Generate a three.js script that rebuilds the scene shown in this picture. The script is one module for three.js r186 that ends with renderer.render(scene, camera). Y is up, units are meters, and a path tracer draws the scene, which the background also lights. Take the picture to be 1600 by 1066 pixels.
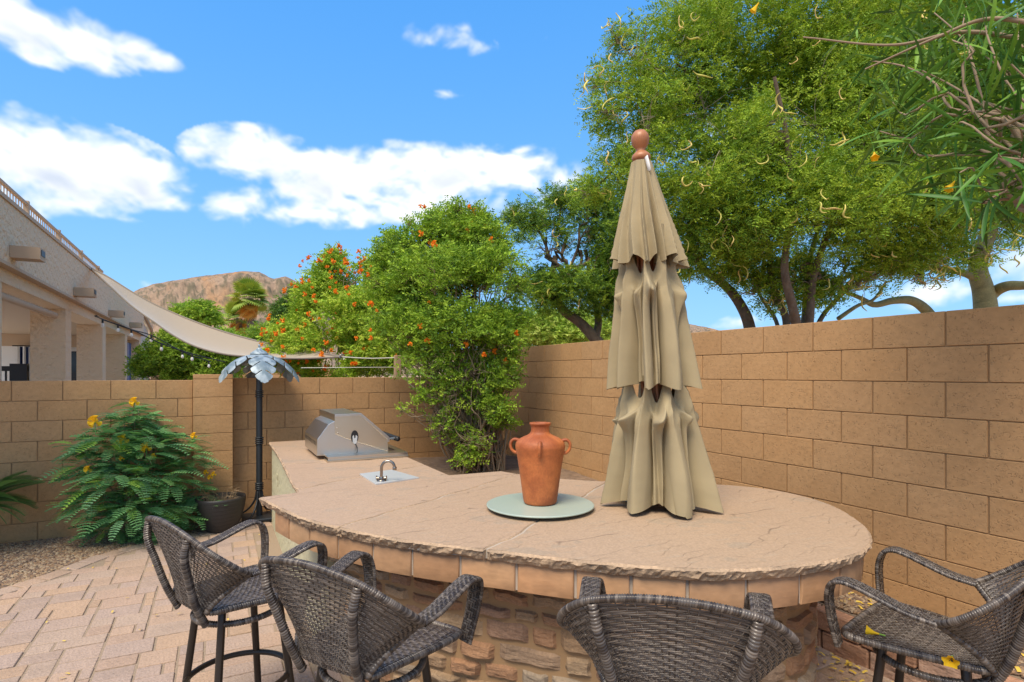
import * as THREE from 'three';
import { mergeGeometries } from 'three/addons/utils/BufferGeometryUtils.js';

// ---------- camera, sky, sun, exposure ----------
const scene = new THREE.Scene();
const FOCAL = 894.12, HORIZON = 583.87, YAW = 0.4769, EYE = 1.68;      // pixels of the 1600 x 1066 photograph, radians, metres
const camera = new THREE.PerspectiveCamera(2 * Math.atan(533 / FOCAL) * 180 / Math.PI, 1600 / 1066, 0.05, 5000);
camera.position.set(0, EYE, 0);
camera.lookAt(Math.sin(YAW), EYE, -Math.cos(YAW));
camera.setViewOffset(1600, 1066, 0, 533 - HORIZON, 1600, 1066);
const renderer = new THREE.WebGLRenderer({ antialias: true });
renderer.toneMapping = THREE.LinearToneMapping;
renderer.toneMappingExposure = 1.25;
renderer.shadowMap.enabled = true;
const sun = new THREE.DirectionalLight(0xfff0d8, 3.9);
sun.position.set(-5.4, 13, -0.6);
sun.castShadow = true;
sun.shadow.radius = 62;
sun.shadow.mapSize.set(4096, 4096);
Object.assign(sun.shadow.camera, { left: -14, right: 14, top: 14, bottom: -14, near: 0.5, far: 60 });
sun.target.position.set(1, 0, -5.4);
scene.add(sun, sun.target);

// ---------- numbers ----------
const V3 = (x, y, z) => new THREE.Vector3(x, y, z);
const SN = Math.sin(YAW), CS = Math.cos(YAW);
const yard = (a, b, h) => V3(a, h, -b);                                 // a: towards the right wall, b: along it, away from the camera
const ray = (px) => { const q = (px - 800) / FOCAL; return [SN + q * CS, CS - q * SN]; };
const atZ = (px, py, Z) => { const [da, db] = ray(px); return yard(da * Z, db * Z, EYE - (py - HORIZON) * Z / FOCAL); };
const onH = (px, py, h) => atZ(px, py, FOCAL * (EYE - h) / (py - HORIZON));
const onB = (px, py, b) => atZ(px, py, b / ray(px)[1]);
const onA = (px, py, a) => atZ(px, py, a / ray(px)[0]);
const project = (p) => { const a = p.x, b = -p.z, Z = a * SN + b * CS, X = a * CS - b * SN; return [800 + FOCAL * X / Z, HORIZON - FOCAL * (p.y - EYE) / Z, Z]; };
function rng(seed) { let t = seed >>> 0; return () => { t += 0x6D2B79F5; let r = Math.imul(t ^ (t >>> 15), 1 | t); r ^= r + Math.imul(r ^ (r >>> 7), 61 | r); return ((r ^ (r >>> 14)) >>> 0) / 4294967296; }; }
const mix = (a, b, t) => a + (b - a) * t;
const clamp = (x, a = 0, b = 1) => Math.min(b, Math.max(a, x));
const sstep = (a, b, x) => { const t = clamp((x - a) / (b - a)); return t * t * (3 - 2 * t); };
const HT = new Float64Array(65536); { const r = rng(7); for (let i = 0; i < 65536; i++) HT[i] = r(); }
const h3 = (x, y, z) => HT[(Math.imul(x, 73856093) ^ Math.imul(y, 19349663) ^ Math.imul(z, 83492791)) & 65535];
function vn(x, y, z = 0, p = 0) {                                       // value noise, period p in x and y when set
  let X = Math.floor(x), Y = Math.floor(y); const Z = Math.floor(z); let u = x - X, v = y - Y, w = z - Z;
  u = u * u * (3 - 2 * u); v = v * v * (3 - 2 * v);
  let X1 = X + 1, Y1 = Y + 1; if (p) { X = ((X % p) + p) % p; X1 = X + 1 === p ? 0 : X + 1; Y = ((Y % p) + p) % p; Y1 = Y + 1 === p ? 0 : Y + 1; }
  const a = Math.imul(X, 73856093), a1 = Math.imul(X1, 73856093), b = Math.imul(Y, 19349663), b1 = Math.imul(Y1, 19349663); let c = Math.imul(Z, 83492791);
  let l = HT[(a ^ b ^ c) & 65535], m = HT[(a ^ b1 ^ c) & 65535]; l += (HT[(a1 ^ b ^ c) & 65535] - l) * u; m += (HT[(a1 ^ b1 ^ c) & 65535] - m) * u; const k0 = l + (m - l) * v;
  if (w === 0) return k0;
  w = w * w * (3 - 2 * w); c = Math.imul(Z + 1, 83492791);
  l = HT[(a ^ b ^ c) & 65535]; m = HT[(a ^ b1 ^ c) & 65535]; l += (HT[(a1 ^ b ^ c) & 65535] - l) * u; m += (HT[(a1 ^ b1 ^ c) & 65535] - m) * u; return k0 + (l + (m - l) * v - k0) * w;
}
function fbm(x, y, z = 0, o = 5, p = 0) { let s = 0, a = 0.5, n = 0; for (let i = 0; i < o; i++) { s += a * vn(x, y, z, p); n += a; x *= 2; y *= 2; z *= 2; p *= 2; a *= 0.5; } return s / n; }

// ---------- sky: blue air and clouds, computed ----------
{
  const W = 3072, H = 1536, data = new Float32Array(W * H * 4);
  const deg = Math.PI / 180, azel = (px, py) => { const X = (px - 800) / FOCAL, Y = (HORIZON - py) / FOCAL; return [Math.atan(X) / deg, Math.atan2(Y, Math.hypot(X, 1)) / deg]; };
  const clouds = [];                                                   // azimuth from the view axis, elevation, half width, half height (degrees), strength
  const put = (px, py, w, h, s = 1) => { const [a, e] = azel(px, py), [a1] = azel(px + w, py), [, e1] = azel(px, py - h); clouds.push([a, e, Math.abs(a1 - a), Math.abs(e1 - e), s]); };
  put(55, 50, 150, 52, 0.95); put(150, 70, 110, 35, 0.8); put(245, 95, 60, 18, 0.75);
  put(90, 265, 190, 78, 1.05); put(205, 300, 80, 50, 0.9); put(20, 330, 60, 25, 0.6); put(30, 235, 120, 40, 0.8);
  put(420, 252, 110, 48, 0.95); put(560, 290, 170, 55, 1.05); put(700, 275, 150, 45, 1); put(820, 270, 110, 45, 0.95); put(500, 345, 90, 22, 0.85); put(370, 318, 52, 40, 0.62); put(620, 335, 140, 26, 0.8); put(760, 330, 140, 30, 0.75); put(880, 300, 100, 40, 0.8);
  put(690, 58, 60, 30, 0.80); put(735, 74, 38, 18, 0.78); put(700, 148, 24, 9, 0.6); put(620, 225, 28, 11, 0.65); put(862, 54, 22, 8, 0.42);
  put(1450, 462, 110, 26, 0.85); put(1170, 505, 90, 16, 0.8); put(1590, 466, 50, 14, 0.8); put(215, 447, 40, 10, 0.5); put(1250, 130, 160, 90, 0.75); put(1020, 210, 120, 60, 0.7); put(1450, 230, 150, 50, 0.6);
  const r = rng(31);
  for (let i = 0; i < 95; i++) { const a = 48 + r() * 264, e = 3 + 70 * Math.pow(r(), 1.3), w = (5 + 9 * r()) * (0.55 + e / 60); clouds.push([a > 180 ? a - 360 : a, e, w / Math.max(0.35, Math.cos(e * deg)), w * (0.33 + 0.15 * r()), 0.6 + 0.5 * r()]); }
  const buckets = Array.from({ length: 360 }, () => []);
  for (const c of clouds) for (let d = Math.floor(c[0] - c[2] * 1.25) - 1; d <= c[0] + c[2] * 1.25 + 1; d++) buckets[((d % 360) + 360) % 360].push(c);
  for (let j = 0; j < H; j++) {
    const el = ((j + 0.5) / H - 0.5) * 180, k = Math.exp(-Math.max(0, el) / 14), t = clamp(el / 60), ce = Math.cos(el * deg);
    const R0 = el < -1 ? 0.32 : mix(mix(0.078, 0.04, t), 0.40, k), G0 = el < -1 ? 0.26 : mix(mix(0.365, 0.23, t), 0.70, k), B0 = el < -1 ? 0.19 : mix(mix(0.87, 0.68, t), 1.0, k);
    for (let i = 0; i < W; i++) {
      const o = (j * W + i) * 4; let R = R0, G = G0, B = B0;
      if (el >= -1) {
        let az = ((i + 0.5) / W - 0.5) * 360 + 90 - YAW / deg; az = ((az + 540) % 360) - 180;  // 0 = view axis, positive to the right
        const list = buckets[((Math.floor(az) % 360) + 360) % 360]; let env = 0, up = 0, wsum = 0;
        for (let m = 0; m < list.length; m++) {
          const c = list[m], dy = (el - c[1]) / c[3]; if (dy > 1.25 || dy < -1.25) continue;
          let da = az - c[0]; if (da > 180) da -= 360; if (da < -180) da += 360; da /= c[2];
          const q = da * da + dy * dy * (dy < 0 ? 1.3 : 1);
          if (q < 1.5) { const f = c[4] * (1 - q / 1.5); env = Math.max(env, f) + 0.18 * Math.min(env, f); up += f * dy; wsum += f; }
        }
        if (env > 0.02) {
          const X = az * ce * 0.16, Y = el * 0.24, wx = fbm(X * 0.9 + 11, Y * 0.9, 0, 3) - 0.5, n = fbm(X + wx * 0.9 + 40, Y + wx * 0.7 + 9, 0, 6), n2 = fbm(X * 4.2 + 7 + wx * 2, Y * 5 + wx * 3, 0, 5);
          const d = sstep(0.24, 1.12, env * 1.04 + (n - 0.5) * 1.75 + (n2 - 0.5) * 1.0);
          const low = clamp(0.5 - 0.62 * (wsum ? up / wsum : 0) + (n - 0.5) * 1.6), thick = sstep(0.5, 1.25, env + (n - 0.5) * 1.2), g = thick * sstep(0.25, 1.05, low) * 0.85;
          R = mix(R, mix(1.0, 0.47, g), d); G = mix(G, mix(1.0, 0.56, g), d); B = mix(B, mix(1.0, 0.71, g), d);
        }
      }
      data[o] = R; data[o + 1] = G; data[o + 2] = B; data[o + 3] = 1;
    }
  }
  const sky = new THREE.DataTexture(data, W, H, THREE.RGBAFormat, THREE.FloatType);
  sky.mapping = THREE.EquirectangularReflectionMapping; sky.magFilter = sky.minFilter = THREE.LinearFilter; sky.needsUpdate = true;
  scene.background = sky; scene.environment = sky;
}

// ---------- textures and materials ----------
const s2 = (c) => { c = clamp(c); return Math.round(255 * (c <= 0.0031308 ? 12.92 * c : 1.055 * Math.pow(c, 1 / 2.4) - 0.055)); };
function tex(n, metres, fn, colour = true) {                            // fn(u, v) in 0..1, tileable; linear colour or height
  const d = new Uint8Array(n * n * 4);
  for (let j = 0; j < n; j++) for (let i = 0; i < n; i++) { const o = (j * n + i) * 4, c = fn(i / n, j / n); if (colour) { d[o] = s2(c[0]); d[o + 1] = s2(c[1]); d[o + 2] = s2(c[2]); } else d[o] = d[o + 1] = d[o + 2] = Math.round(255 * clamp(c)); d[o + 3] = 255; }
  const t = new THREE.DataTexture(d, n, n); t.wrapS = t.wrapT = THREE.RepeatWrapping; t.magFilter = THREE.LinearFilter; t.minFilter = THREE.LinearMipmapLinearFilter; t.generateMipmaps = true;
  if (colour) t.colorSpace = THREE.SRGBColorSpace; t.repeat.set(1 / metres, 1 / metres); t.needsUpdate = true; return t;
}
const rgb = (r, g, b) => new THREE.Color().setRGB(r, g, b);
const std = (o) => new THREE.MeshStandardMaterial({ roughness: 0.85, side: THREE.DoubleSide, ...o });
const tint = (m, r, g = r, b = r) => { const c = m.clone(); c.color.setRGB(r, g, b); return c; };
const scale3 = (c, k) => [c[0] * k, c[1] * k, c[2] * k];
const lerp3 = (a, b, t) => [mix(a[0], b[0], t), mix(a[1], b[1], t), mix(a[2], b[2], t)];

const blockPit = (u, v) => { const p = vn(u * 180, v * 180, 0, 180), q = vn(u * 50 + 9, v * 50, 0, 50); return sstep(0.70, 0.86, p) * sstep(0.35, 0.7, q); };
const blockMap = tex(1024, 0.8, (u, v) => { const f = fbm(u * 40, v * 40, 0, 3, 40), m = fbm(u * 5, v * 5, 0, 4, 5), p = blockPit(u, v); return scale3(lerp3([0.45, 0.255, 0.108], [0.52, 0.306, 0.138], m), (0.90 + 0.20 * f) * (1 - 0.26 * p)); });
const blockBump = tex(1024, 0.8, (u, v) => 0.45 + 0.35 * fbm(u * 60, v * 60, 0, 3, 60) - 0.45 * blockPit(u, v) , false);
const M = {};
M.block = std({ map: blockMap, bumpMap: blockBump, bumpScale: 0.004, roughness: 0.93 });
M.blocks = [tint(M.block, 0.95, 0.95, 0.97), tint(M.block, 0.915, 0.905, 0.915), tint(M.block, 0.98, 0.97, 0.97), tint(M.block, 0.94, 0.945, 0.985), tint(M.block, 0.955, 0.935, 0.93)];
M.mortar = std({ color: rgb(0.34, 0.21, 0.105), roughness: 0.95 });
const slabCrack = (u, v) => { const w = fbm(u * 3, v * 3, 0, 4, 3); const l = Math.abs(((v * 3 + w * 1.7) % 1 + 1) % 1 - 0.5), g = sstep(0.47, 0.5, l); return g * sstep(0.52, 0.66, fbm(u * 4 + 3, v * 4, 0, 3, 4)); };
const slabVein = (u, v) => { const w = fbm(u * 4 + 2, v * 4, 0, 4, 4); const l = Math.abs(((v * 11 + w * 2.6) % 1 + 1) % 1 - 0.5); return sstep(0.455, 0.5, l) * sstep(0.46, 0.62, fbm(u * 7 + 3, v * 7, 0, 3, 7)); };
const slabMap = tex(1024, 1.1, (u, v) => { const m = fbm(u * 3 + 5, v * 7, 0, 5, 1), n = fbm(u * 6, v * 26, 0, 5, 2), f = fbm(u * 150, v * 150, 0, 2, 150); let c = lerp3([0.43, 0.295, 0.195], [0.55, 0.43, 0.32], sstep(0.28, 0.72, m)); c = lerp3(c, [0.33, 0.26, 0.19], sstep(0.66, 0.74, fbm(u * 9 + 1, v * 9, 0, 4, 9)) * 0.45); c = lerp3(c, [0.39, 0.315, 0.235], sstep(0.58, 0.78, n) * 0.6); return scale3(c, (0.84 + 0.32 * f) * (1 - 0.4 * slabCrack(u, v)) * (1 - 0.25 * slabVein(u, v))); });
const slabBump = tex(1024, 1.1, (u, v) => 0.5 + 0.4 * (fbm(u * 5, v * 22, 0, 5, 1) - 0.5) + 0.2 * (fbm(u * 120, v * 120, 0, 2, 120) - 0.5) - 0.3 * slabCrack(u, v) - 0.25 * slabVein(u, v), false);
M.slab = std({ map: slabMap, bumpMap: slabBump, bumpScale: 0.006, roughness: 0.62 });
M.slabs = [tint(M.slab, 1.0), tint(M.slab, 1.0, 0.98, 0.95), tint(M.slab, 0.97, 0.97, 0.95), tint(M.slab, 0.98, 0.98, 0.96), tint(M.slab, 0.96, 0.98, 0.97)];
const rockMap = tex(512, 0.4, (u, v) => { const m = fbm(u * 4, v * 7, 0, 5, 4), f = fbm(u * 50, v * 50, 0, 3, 50); return scale3(lerp3([0.5, 0.5, 0.5], [1, 0.97, 0.92], m), 0.75 + 0.5 * f); });
const rockBump = tex(512, 0.4, (u, v) => fbm(u * 6, v * 14, 0, 6, 6), false);
const rock = (r, g, b) => std({ map: rockMap, color: rgb(r, g, b), bumpMap: rockBump, bumpScale: 0.012, roughness: 0.88 });
M.slabEdge = rock(0.56, 0.40, 0.265);
M.stones = [rock(0.447, 0.292, 0.172), rock(0.482, 0.335, 0.206), rock(0.404, 0.275, 0.181), rock(0.404, 0.318, 0.232), rock(0.447, 0.249, 0.138), rock(0.378, 0.232, 0.155)];
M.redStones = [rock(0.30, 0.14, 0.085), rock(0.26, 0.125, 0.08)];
M.edging = [rock(0.60, 0.34, 0.22), rock(0.55, 0.36, 0.27), rock(0.50, 0.28, 0.18)];
const tileMap = tex(512, 0.5, (u, v) => { const m = fbm(u * 3, v * 3, 0, 5, 3), f = fbm(u * 40, v * 40, 0, 3, 40), st = sstep(0.6, 0.8, fbm(u * 5 + 2, v * 2, 0, 4, 1)); return scale3(lerp3(lerp3([0.52, 0.285, 0.145], [0.62, 0.40, 0.23], m), [0.30, 0.17, 0.09], st * 0.5), 0.85 + 0.3 * f); });
M.tile = std({ map: tileMap, bumpMap: rockBump, bumpScale: 0.004, roughness: 0.75 });
M.tiles = [tint(M.tile, 0.85), tint(M.tile, 0.9, 0.85, 0.8), tint(M.tile, 0.78, 0.75, 0.73), tint(M.tile, 0.72, 0.67, 0.63)];
M.grout = std({ color: rgb(0.43, 0.37, 0.30), roughness: 0.9, bumpMap: rockBump, bumpScale: 0.003 });
const stuccoBump = tex(512, 0.6, (u, v) => fbm(u * 14, v * 14, 0, 4, 14), false);
M.stucco = std({ color: rgb(0.50, 0.47, 0.31), bumpMap: stuccoBump, bumpScale: 0.012, roughness: 0.95 });
M.house = std({ color: rgb(0.66, 0.50, 0.335), bumpMap: stuccoBump, bumpScale: 0.03, roughness: 0.95 });
M.houseTrim = std({ color: rgb(0.46, 0.335, 0.225), roughness: 0.8 });
M.housePink = std({ color: rgb(0.60, 0.50, 0.43), bumpMap: stuccoBump, bumpScale: 0.02, roughness: 0.95 });
M.white = std({ color: rgb(0.74, 0.73, 0.70), roughness: 0.7 });
const paverMap = tex(512, 0.9, (u, v) => { const m = fbm(u * 4, v * 4, 0, 4, 4), f = fbm(u * 120, v * 120, 0, 3, 120); return scale3(lerp3([0.78, 0.78, 0.78], [1, 1, 1], m), 0.8 + 0.35 * f); });
const paverBump = tex(512, 0.45, (u, v) => fbm(u * 40, v * 40, 0, 4, 40), false);
const paver = (r, g, b) => std({ map: paverMap, color: rgb(r, g, b), bumpMap: paverBump, bumpScale: 0.005, roughness: 0.9 });
M.pavers = [paver(0.484, 0.340, 0.245), paver(0.474, 0.332, 0.245), paver(0.450, 0.330, 0.258), paver(0.488, 0.335, 0.227), paver(0.460, 0.340, 0.260), paver(0.436, 0.323, 0.260)];
M.jointSand = std({ color: rgb(0.31, 0.235, 0.165), bumpMap: paverBump, bumpScale: 0.006, roughness: 1 });
const soilMap = tex(512, 1.2, (u, v) => { const f = fbm(u * 30, v * 30, 0, 5, 30), m = fbm(u * 4, v * 4, 0, 3, 4); return scale3(lerp3([0.15, 0.095, 0.06], [0.25, 0.17, 0.11], m), 0.6 + 0.8 * f); });
M.soil = std({ map: soilMap, bumpMap: rockBump, bumpScale: 0.02, roughness: 1 });
M.gravelBase = std({ color: rgb(0.26, 0.19, 0.13), roughness: 1 });
M.desert = std({ map: soilMap, color: rgb(2.0, 1.9, 1.8), roughness: 1 });
const brush = tex(256, 0.2, (u, v) => 0.5 + 0.5 * (fbm(u * 4, v * 128, 0, 2, 4) - 0.5), false);
M.steel = new THREE.MeshPhysicalMaterial({ color: rgb(0.63, 0.60, 0.54), metalness: 1, roughness: 0.30, bumpMap: brush, bumpScale: 0.0006, side: THREE.DoubleSide });
M.steelTan = new THREE.MeshPhysicalMaterial({ color: rgb(0.64, 0.56, 0.43), metalness: 1, roughness: 0.34, bumpMap: brush, bumpScale: 0.0006, side: THREE.DoubleSide });
M.chrome = std({ color: rgb(0.50, 0.47, 0.43), metalness: 1, roughness: 0.16 });
M.bronze = std({ color: rgb(0.33, 0.28, 0.23), metalness: 1, roughness: 0.24 });
M.black = std({ color: rgb(0.012, 0.012, 0.013), roughness: 0.45 });
M.darkMetal = std({ color: rgb(0.030, 0.036, 0.042), roughness: 0.42, metalness: 0.3 });
const patina = tex(256, 0.3, (u, v) => { const m = fbm(u * 6, v * 6, 0, 5, 6); return lerp3([0.16, 0.22, 0.26], [0.36, 0.43, 0.47], sstep(0.3, 0.7, m)); });
M.lampMetal = std({ map: patina, roughness: 0.5, metalness: 0.25 });
M.wicker = std({ vertexColors: true, roughness: 0.27 });
M.legMetal = std({ color: rgb(0.032, 0.024, 0.019), roughness: 0.38, metalness: 0.2 });
const clothBump = tex(256, 0.05, (u, v) => 0.5 + 0.25 * Math.sin(u * 2 * Math.PI * 24) * Math.sin(v * 2 * Math.PI * 24), false);
const canvasMap = tex(512, 0.9, (u, v) => scale3([0.355, 0.285, 0.165], 0.82 + 0.36 * fbm(u * 5, v * 5, 0, 5, 5)));
M.canvas = new THREE.MeshPhysicalMaterial({ map: canvasMap, bumpMap: clothBump, bumpScale: 0.0006, roughness: 0.95, side: THREE.DoubleSide });
M.sail = new THREE.MeshPhysicalMaterial({ color: rgb(0.38, 0.305, 0.21), roughness: 0.95, side: THREE.DoubleSide, transmission: 0.3, thickness: 0 });
M.sailHem = std({ color: rgb(0.20, 0.17, 0.14), roughness: 0.9 });
const woodMap = tex(256, 0.25, (u, v) => { const g = fbm(u * 24, v * 3, 0, 4, 3); return lerp3([0.33, 0.12, 0.045], [0.48, 0.20, 0.085], g); });
M.redWood = std({ map: woodMap, roughness: 0.42 });
M.post = std({ color: rgb(0.40, 0.27, 0.17), roughness: 0.85 });
const clay = tex(512, 0.5, (u, v) => { const m = fbm(u * 4, v * 4, 0, 5, 4), s = sstep(0.58, 0.75, fbm(u * 6 + 4, v * 5, 0, 4, 1)), f = fbm(u * 60, v * 60, 0, 2, 60); return scale3(lerp3(lerp3([0.30, 0.075, 0.02], [0.50, 0.15, 0.04], sstep(0.25, 0.75, m)), [0.46, 0.27, 0.18], s * 0.55), 0.86 + 0.28 * f); });
M.clay = std({ map: clay, bumpMap: rockBump, bumpScale: 0.002, roughness: 0.6 });
M.glassDisc = new THREE.MeshPhysicalMaterial({ color: rgb(0.37, 0.44, 0.375), roughness: 0.3, bumpMap: rockBump, bumpScale: 0.0008, side: THREE.DoubleSide });
M.sinkLid = std({ color: rgb(0.56, 0.58, 0.58), roughness: 0.35, metalness: 0.25 });
const potMap = tex(256, 0.4, (u, v) => { const l = fbm(u * 4, v * 40, 0, 3, 4); return scale3([0.020, 0.018, 0.018], 0.6 + 1.0 * l); });
M.pot = std({ map: potMap, roughness: 0.55, bumpMap: tex(256, 0.4, (u, v) => fbm(u * 4, v * 40, 0, 3, 4), false), bumpScale: 0.002 });
const leafMat = (r, g, b, t = 0.3) => new THREE.MeshPhysicalMaterial({ color: rgb(r, g, b), roughness: 0.75, side: THREE.DoubleSide, transmission: t, thickness: 0, specularIntensity: 0.35 });
M.leaf = leafMat(1, 1, 1, 0.42);
M.oleander = [leafMat(0.12, 0.28, 0.035, 0.25), leafMat(0.21, 0.39, 0.045, 0.3), leafMat(0.06, 0.17, 0.03, 0.2)];
for (const m of M.oleander) m.roughness = 0.42;
M.frond = [leafMat(0.16, 0.38, 0.14, 0.35), leafMat(0.21, 0.45, 0.13, 0.38), leafMat(0.36, 0.60, 0.09, 0.4), leafMat(0.20, 0.42, 0.20, 0.35)];
M.sago = [leafMat(0.10, 0.22, 0.06, 0.2), leafMat(0.14, 0.28, 0.07, 0.25)];
M.petalYellow = leafMat(0.92, 0.58, 0.02, 0.3);
M.petalOrange = leafMat(0.90, 0.30, 0.02, 0.3);
M.podMat = [leafMat(0.82, 0.70, 0.20, 0.15), leafMat(0.72, 0.66, 0.18, 0.15), leafMat(0.74, 0.56, 0.20, 0.12)];
const barkMap = tex(256, 0.3, (u, v) => { const m = fbm(u * 10, v * 5, 0, 5, 5); return lerp3([0.09, 0.06, 0.042], [0.22, 0.165, 0.115], m); });
M.bark = std({ map: barkMap, bumpMap: rockBump, bumpScale: 0.012, roughness: 0.95 });
M.twig = std({ color: rgb(0.30, 0.215, 0.14), roughness: 0.9 });
M.paleTwig = std({ color: rgb(0.36, 0.30, 0.21), roughness: 0.9 });
M.greenBark = std({ color: rgb(0.36, 0.34, 0.17), map: rockMap, roughness: 0.8 });
M.dryGrass = std({ color: rgb(0.36, 0.25, 0.14), roughness: 0.9 });
M.rope = std({ color: rgb(0.6, 0.58, 0.52), roughness: 0.8 });
M.bulb = new THREE.MeshPhysicalMaterial({ color: rgb(0.8, 0.8, 0.76), roughness: 0.15, transmission: 0.12, thickness: 0, side: THREE.DoubleSide });
const stripe = tex(128, 0.36, (u, v) => (u * 2 % 1) < 0.5 ? [0.72, 0.72, 0.70] : [0.035, 0.06, 0.16]);
M.stripe = std({ map: stripe, roughness: 0.9 });
M.window = std({ color: rgb(0.015, 0.016, 0.018), roughness: 0.12 });

// ---------- builders ----------
const taken = {};
const numbered = (n) => { const k = taken[n] = (taken[n] ?? -1) + 1; return k ? `${n}_${String(k).padStart(3, '0')}` : n; };
function tag(o, label, category, group) { o.userData.label = label; o.userData.category = category; if (group) o.userData.group = group; return o; }
function thing(name, label, category, group) { const g = new THREE.Group(); g.name = numbered(name); scene.add(g); return tag(g, label, category, group); }
function part(name, geo, m, parent) { const o = new THREE.Mesh(geo, m); o.name = name; parent.add(o); return o; }
function structure(name, geo, m) { const o = new THREE.Mesh(geo, m); o.name = name; o.userData.kind = 'structure'; scene.add(o); return o; }
function copyOf(o, label) { const c = o.clone(); c.name = numbered(o.name.replace(/_\d{3}$/, '')); c.userData = { ...o.userData }; if (label) c.userData.label = label; scene.add(c); return c; }
const plain = (g) => { const n = g.index ? g.toNonIndexed() : g; for (const k of Object.keys(n.attributes)) if (!['position', 'normal', 'uv', 'color'].includes(k)) n.deleteAttribute(k); if (!n.attributes.normal) n.computeVertexNormals(); if (!n.attributes.uv) n.setAttribute('uv', new THREE.BufferAttribute(new Float32Array(n.attributes.position.count * 2), 2)); return n; };
const join = (gs) => mergeGeometries(gs.map(plain));
function boxUV(g, du = 0, dv = 0) {                                     // uv in metres by the main direction of each face
  const n = plain(g), p = n.attributes.position, q = n.attributes.normal, uv = new Float32Array(p.count * 2);
  for (let i = 0; i < p.count; i += 3) {
    const A = V3().fromBufferAttribute(p, i), B = V3().fromBufferAttribute(p, i + 1), C = V3().fromBufferAttribute(p, i + 2), f = B.clone().sub(A).cross(C.clone().sub(A));
    const ax = Math.abs(f.x), ay = Math.abs(f.y), az = Math.abs(f.z);
    for (let k = 0; k < 3; k++) { const x = p.getX(i + k), y = p.getY(i + k), z = p.getZ(i + k); const [u, v] = ay >= ax && ay >= az ? [x, -z] : ax >= az ? [-z, y] : [x, y]; uv[(i + k) * 2] = u + du; uv[(i + k) * 2 + 1] = v + dv; }
  }
  n.setAttribute('uv', new THREE.BufferAttribute(uv, 2)); return n;
}
const box = (w, h, d, x = 0, y = 0, z = 0) => { const g = new THREE.BoxGeometry(w, h, d); g.translate(x, y, z); return boxUV(g); };
const yardBox = (a0, a1, b0, b1, h0, h1) => box(a1 - a0, h1 - h0, b1 - b0, (a0 + a1) / 2, (h0 + h1) / 2, -(b0 + b1) / 2);
function grid(nu, nv, fn, uvScale = [1, 1], closedU = false) {          // fn(u, v) -> Vector3
  const P = [], UV = [], I = [];
  for (let j = 0; j <= nv; j++) for (let i = 0; i <= nu; i++) { const p = fn(i / nu, j / nv); P.push(p.x, p.y, p.z); UV.push(i / nu * uvScale[0], j / nv * uvScale[1]); }
  for (let j = 0; j < nv; j++) for (let i = 0; i < nu; i++) { const a = j * (nu + 1) + i, b = a + 1, c = a + nu + 1, d = c + 1; I.push(a, b, c, b, d, c); }
  const g = new THREE.BufferGeometry(); g.setAttribute('position', new THREE.Float32BufferAttribute(P, 3)); g.setAttribute('uv', new THREE.Float32BufferAttribute(UV, 2)); g.setIndex(I); g.computeVertexNormals();
  if (closedU) { const n = g.attributes.normal; for (let j = 0; j <= nv; j++) { const a = j * (nu + 1), b = a + nu; const s = V3(n.getX(a) + n.getX(b), n.getY(a) + n.getY(b), n.getZ(a) + n.getZ(b)).normalize(); n.setXYZ(a, s.x, s.y, s.z); n.setXYZ(b, s.x, s.y, s.z); } }
  return g;
}
const curve = (pts, n = 0, closed = false, tension = 0.5) => new THREE.CatmullRomCurve3(pts, closed, 'centripetal', tension).getPoints(n || pts.length * 6);
function frames(pts, hint) {
  const T = pts.map((p, i) => pts[Math.min(i + 1, pts.length - 1)].clone().sub(pts[Math.max(i - 1, 0)]).normalize());
  let N = hint ? hint.clone() : (Math.abs(T[0].y) < 0.9 ? V3(0, 1, 0) : V3(1, 0, 0)); const out = [];
  for (const t of T) { N = N.clone().sub(t.clone().multiplyScalar(N.dot(t))).normalize(); out.push([t, N, t.clone().cross(N).normalize()]); }
  return out;
}
function sweep(pts, r, sides = 6, opt = {}) {                           // round tube; r number or r(t, i); caps by collapsing ends
  const F = frames(pts, opt.hint), P = [], UV = [], I = []; let len = 0;
  for (let i = 0; i < pts.length; i++) {
    if (i) len += pts[i].distanceTo(pts[i - 1]);
    const R = typeof r === 'function' ? r(i / (pts.length - 1), i) : r;
    for (let k = 0; k <= sides; k++) { const a = k / sides * Math.PI * 2, c = Math.cos(a) * R * (opt.flat || 1), s = Math.sin(a) * R, p = pts[i].clone().addScaledVector(F[i][1], c).addScaledVector(F[i][2], s); P.push(p.x, p.y, p.z); UV.push(k / sides * R * 6.283, len); }
  }
  for (let i = 0; i < pts.length - 1; i++) for (let k = 0; k < sides; k++) { const a = i * (sides + 1) + k, b = a + 1, c = a + sides + 1, d = c + 1; I.push(a, b, c, b, d, c); }
  if (opt.caps !== false) for (const e of [0, pts.length - 1]) { const c = P.length / 3; P.push(pts[e].x, pts[e].y, pts[e].z); UV.push(0, 0); for (let k = 0; k < sides; k++) { const a = e * (sides + 1) + k; if (e) I.push(a, a + 1, c); else I.push(a + 1, a, c); } }
  const g = new THREE.BufferGeometry(); g.setAttribute('position', new THREE.Float32BufferAttribute(P, 3)); g.setAttribute('uv', new THREE.Float32BufferAttribute(UV, 2)); g.setIndex(I); g.computeVertexNormals(); return g;
}
function paint(g, c) { const n = plain(g), k = n.attributes.position.count, a = new Float32Array(k * 3); for (let i = 0; i < k; i++) a.set(c, i * 3); n.setAttribute('color', new THREE.BufferAttribute(a, 3)); return n; }
function lathe(profile, n = 48, y0 = 0) { return new THREE.LatheGeometry(profile.map(([r, y]) => new THREE.Vector2(r, y + y0)), n); }
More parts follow.
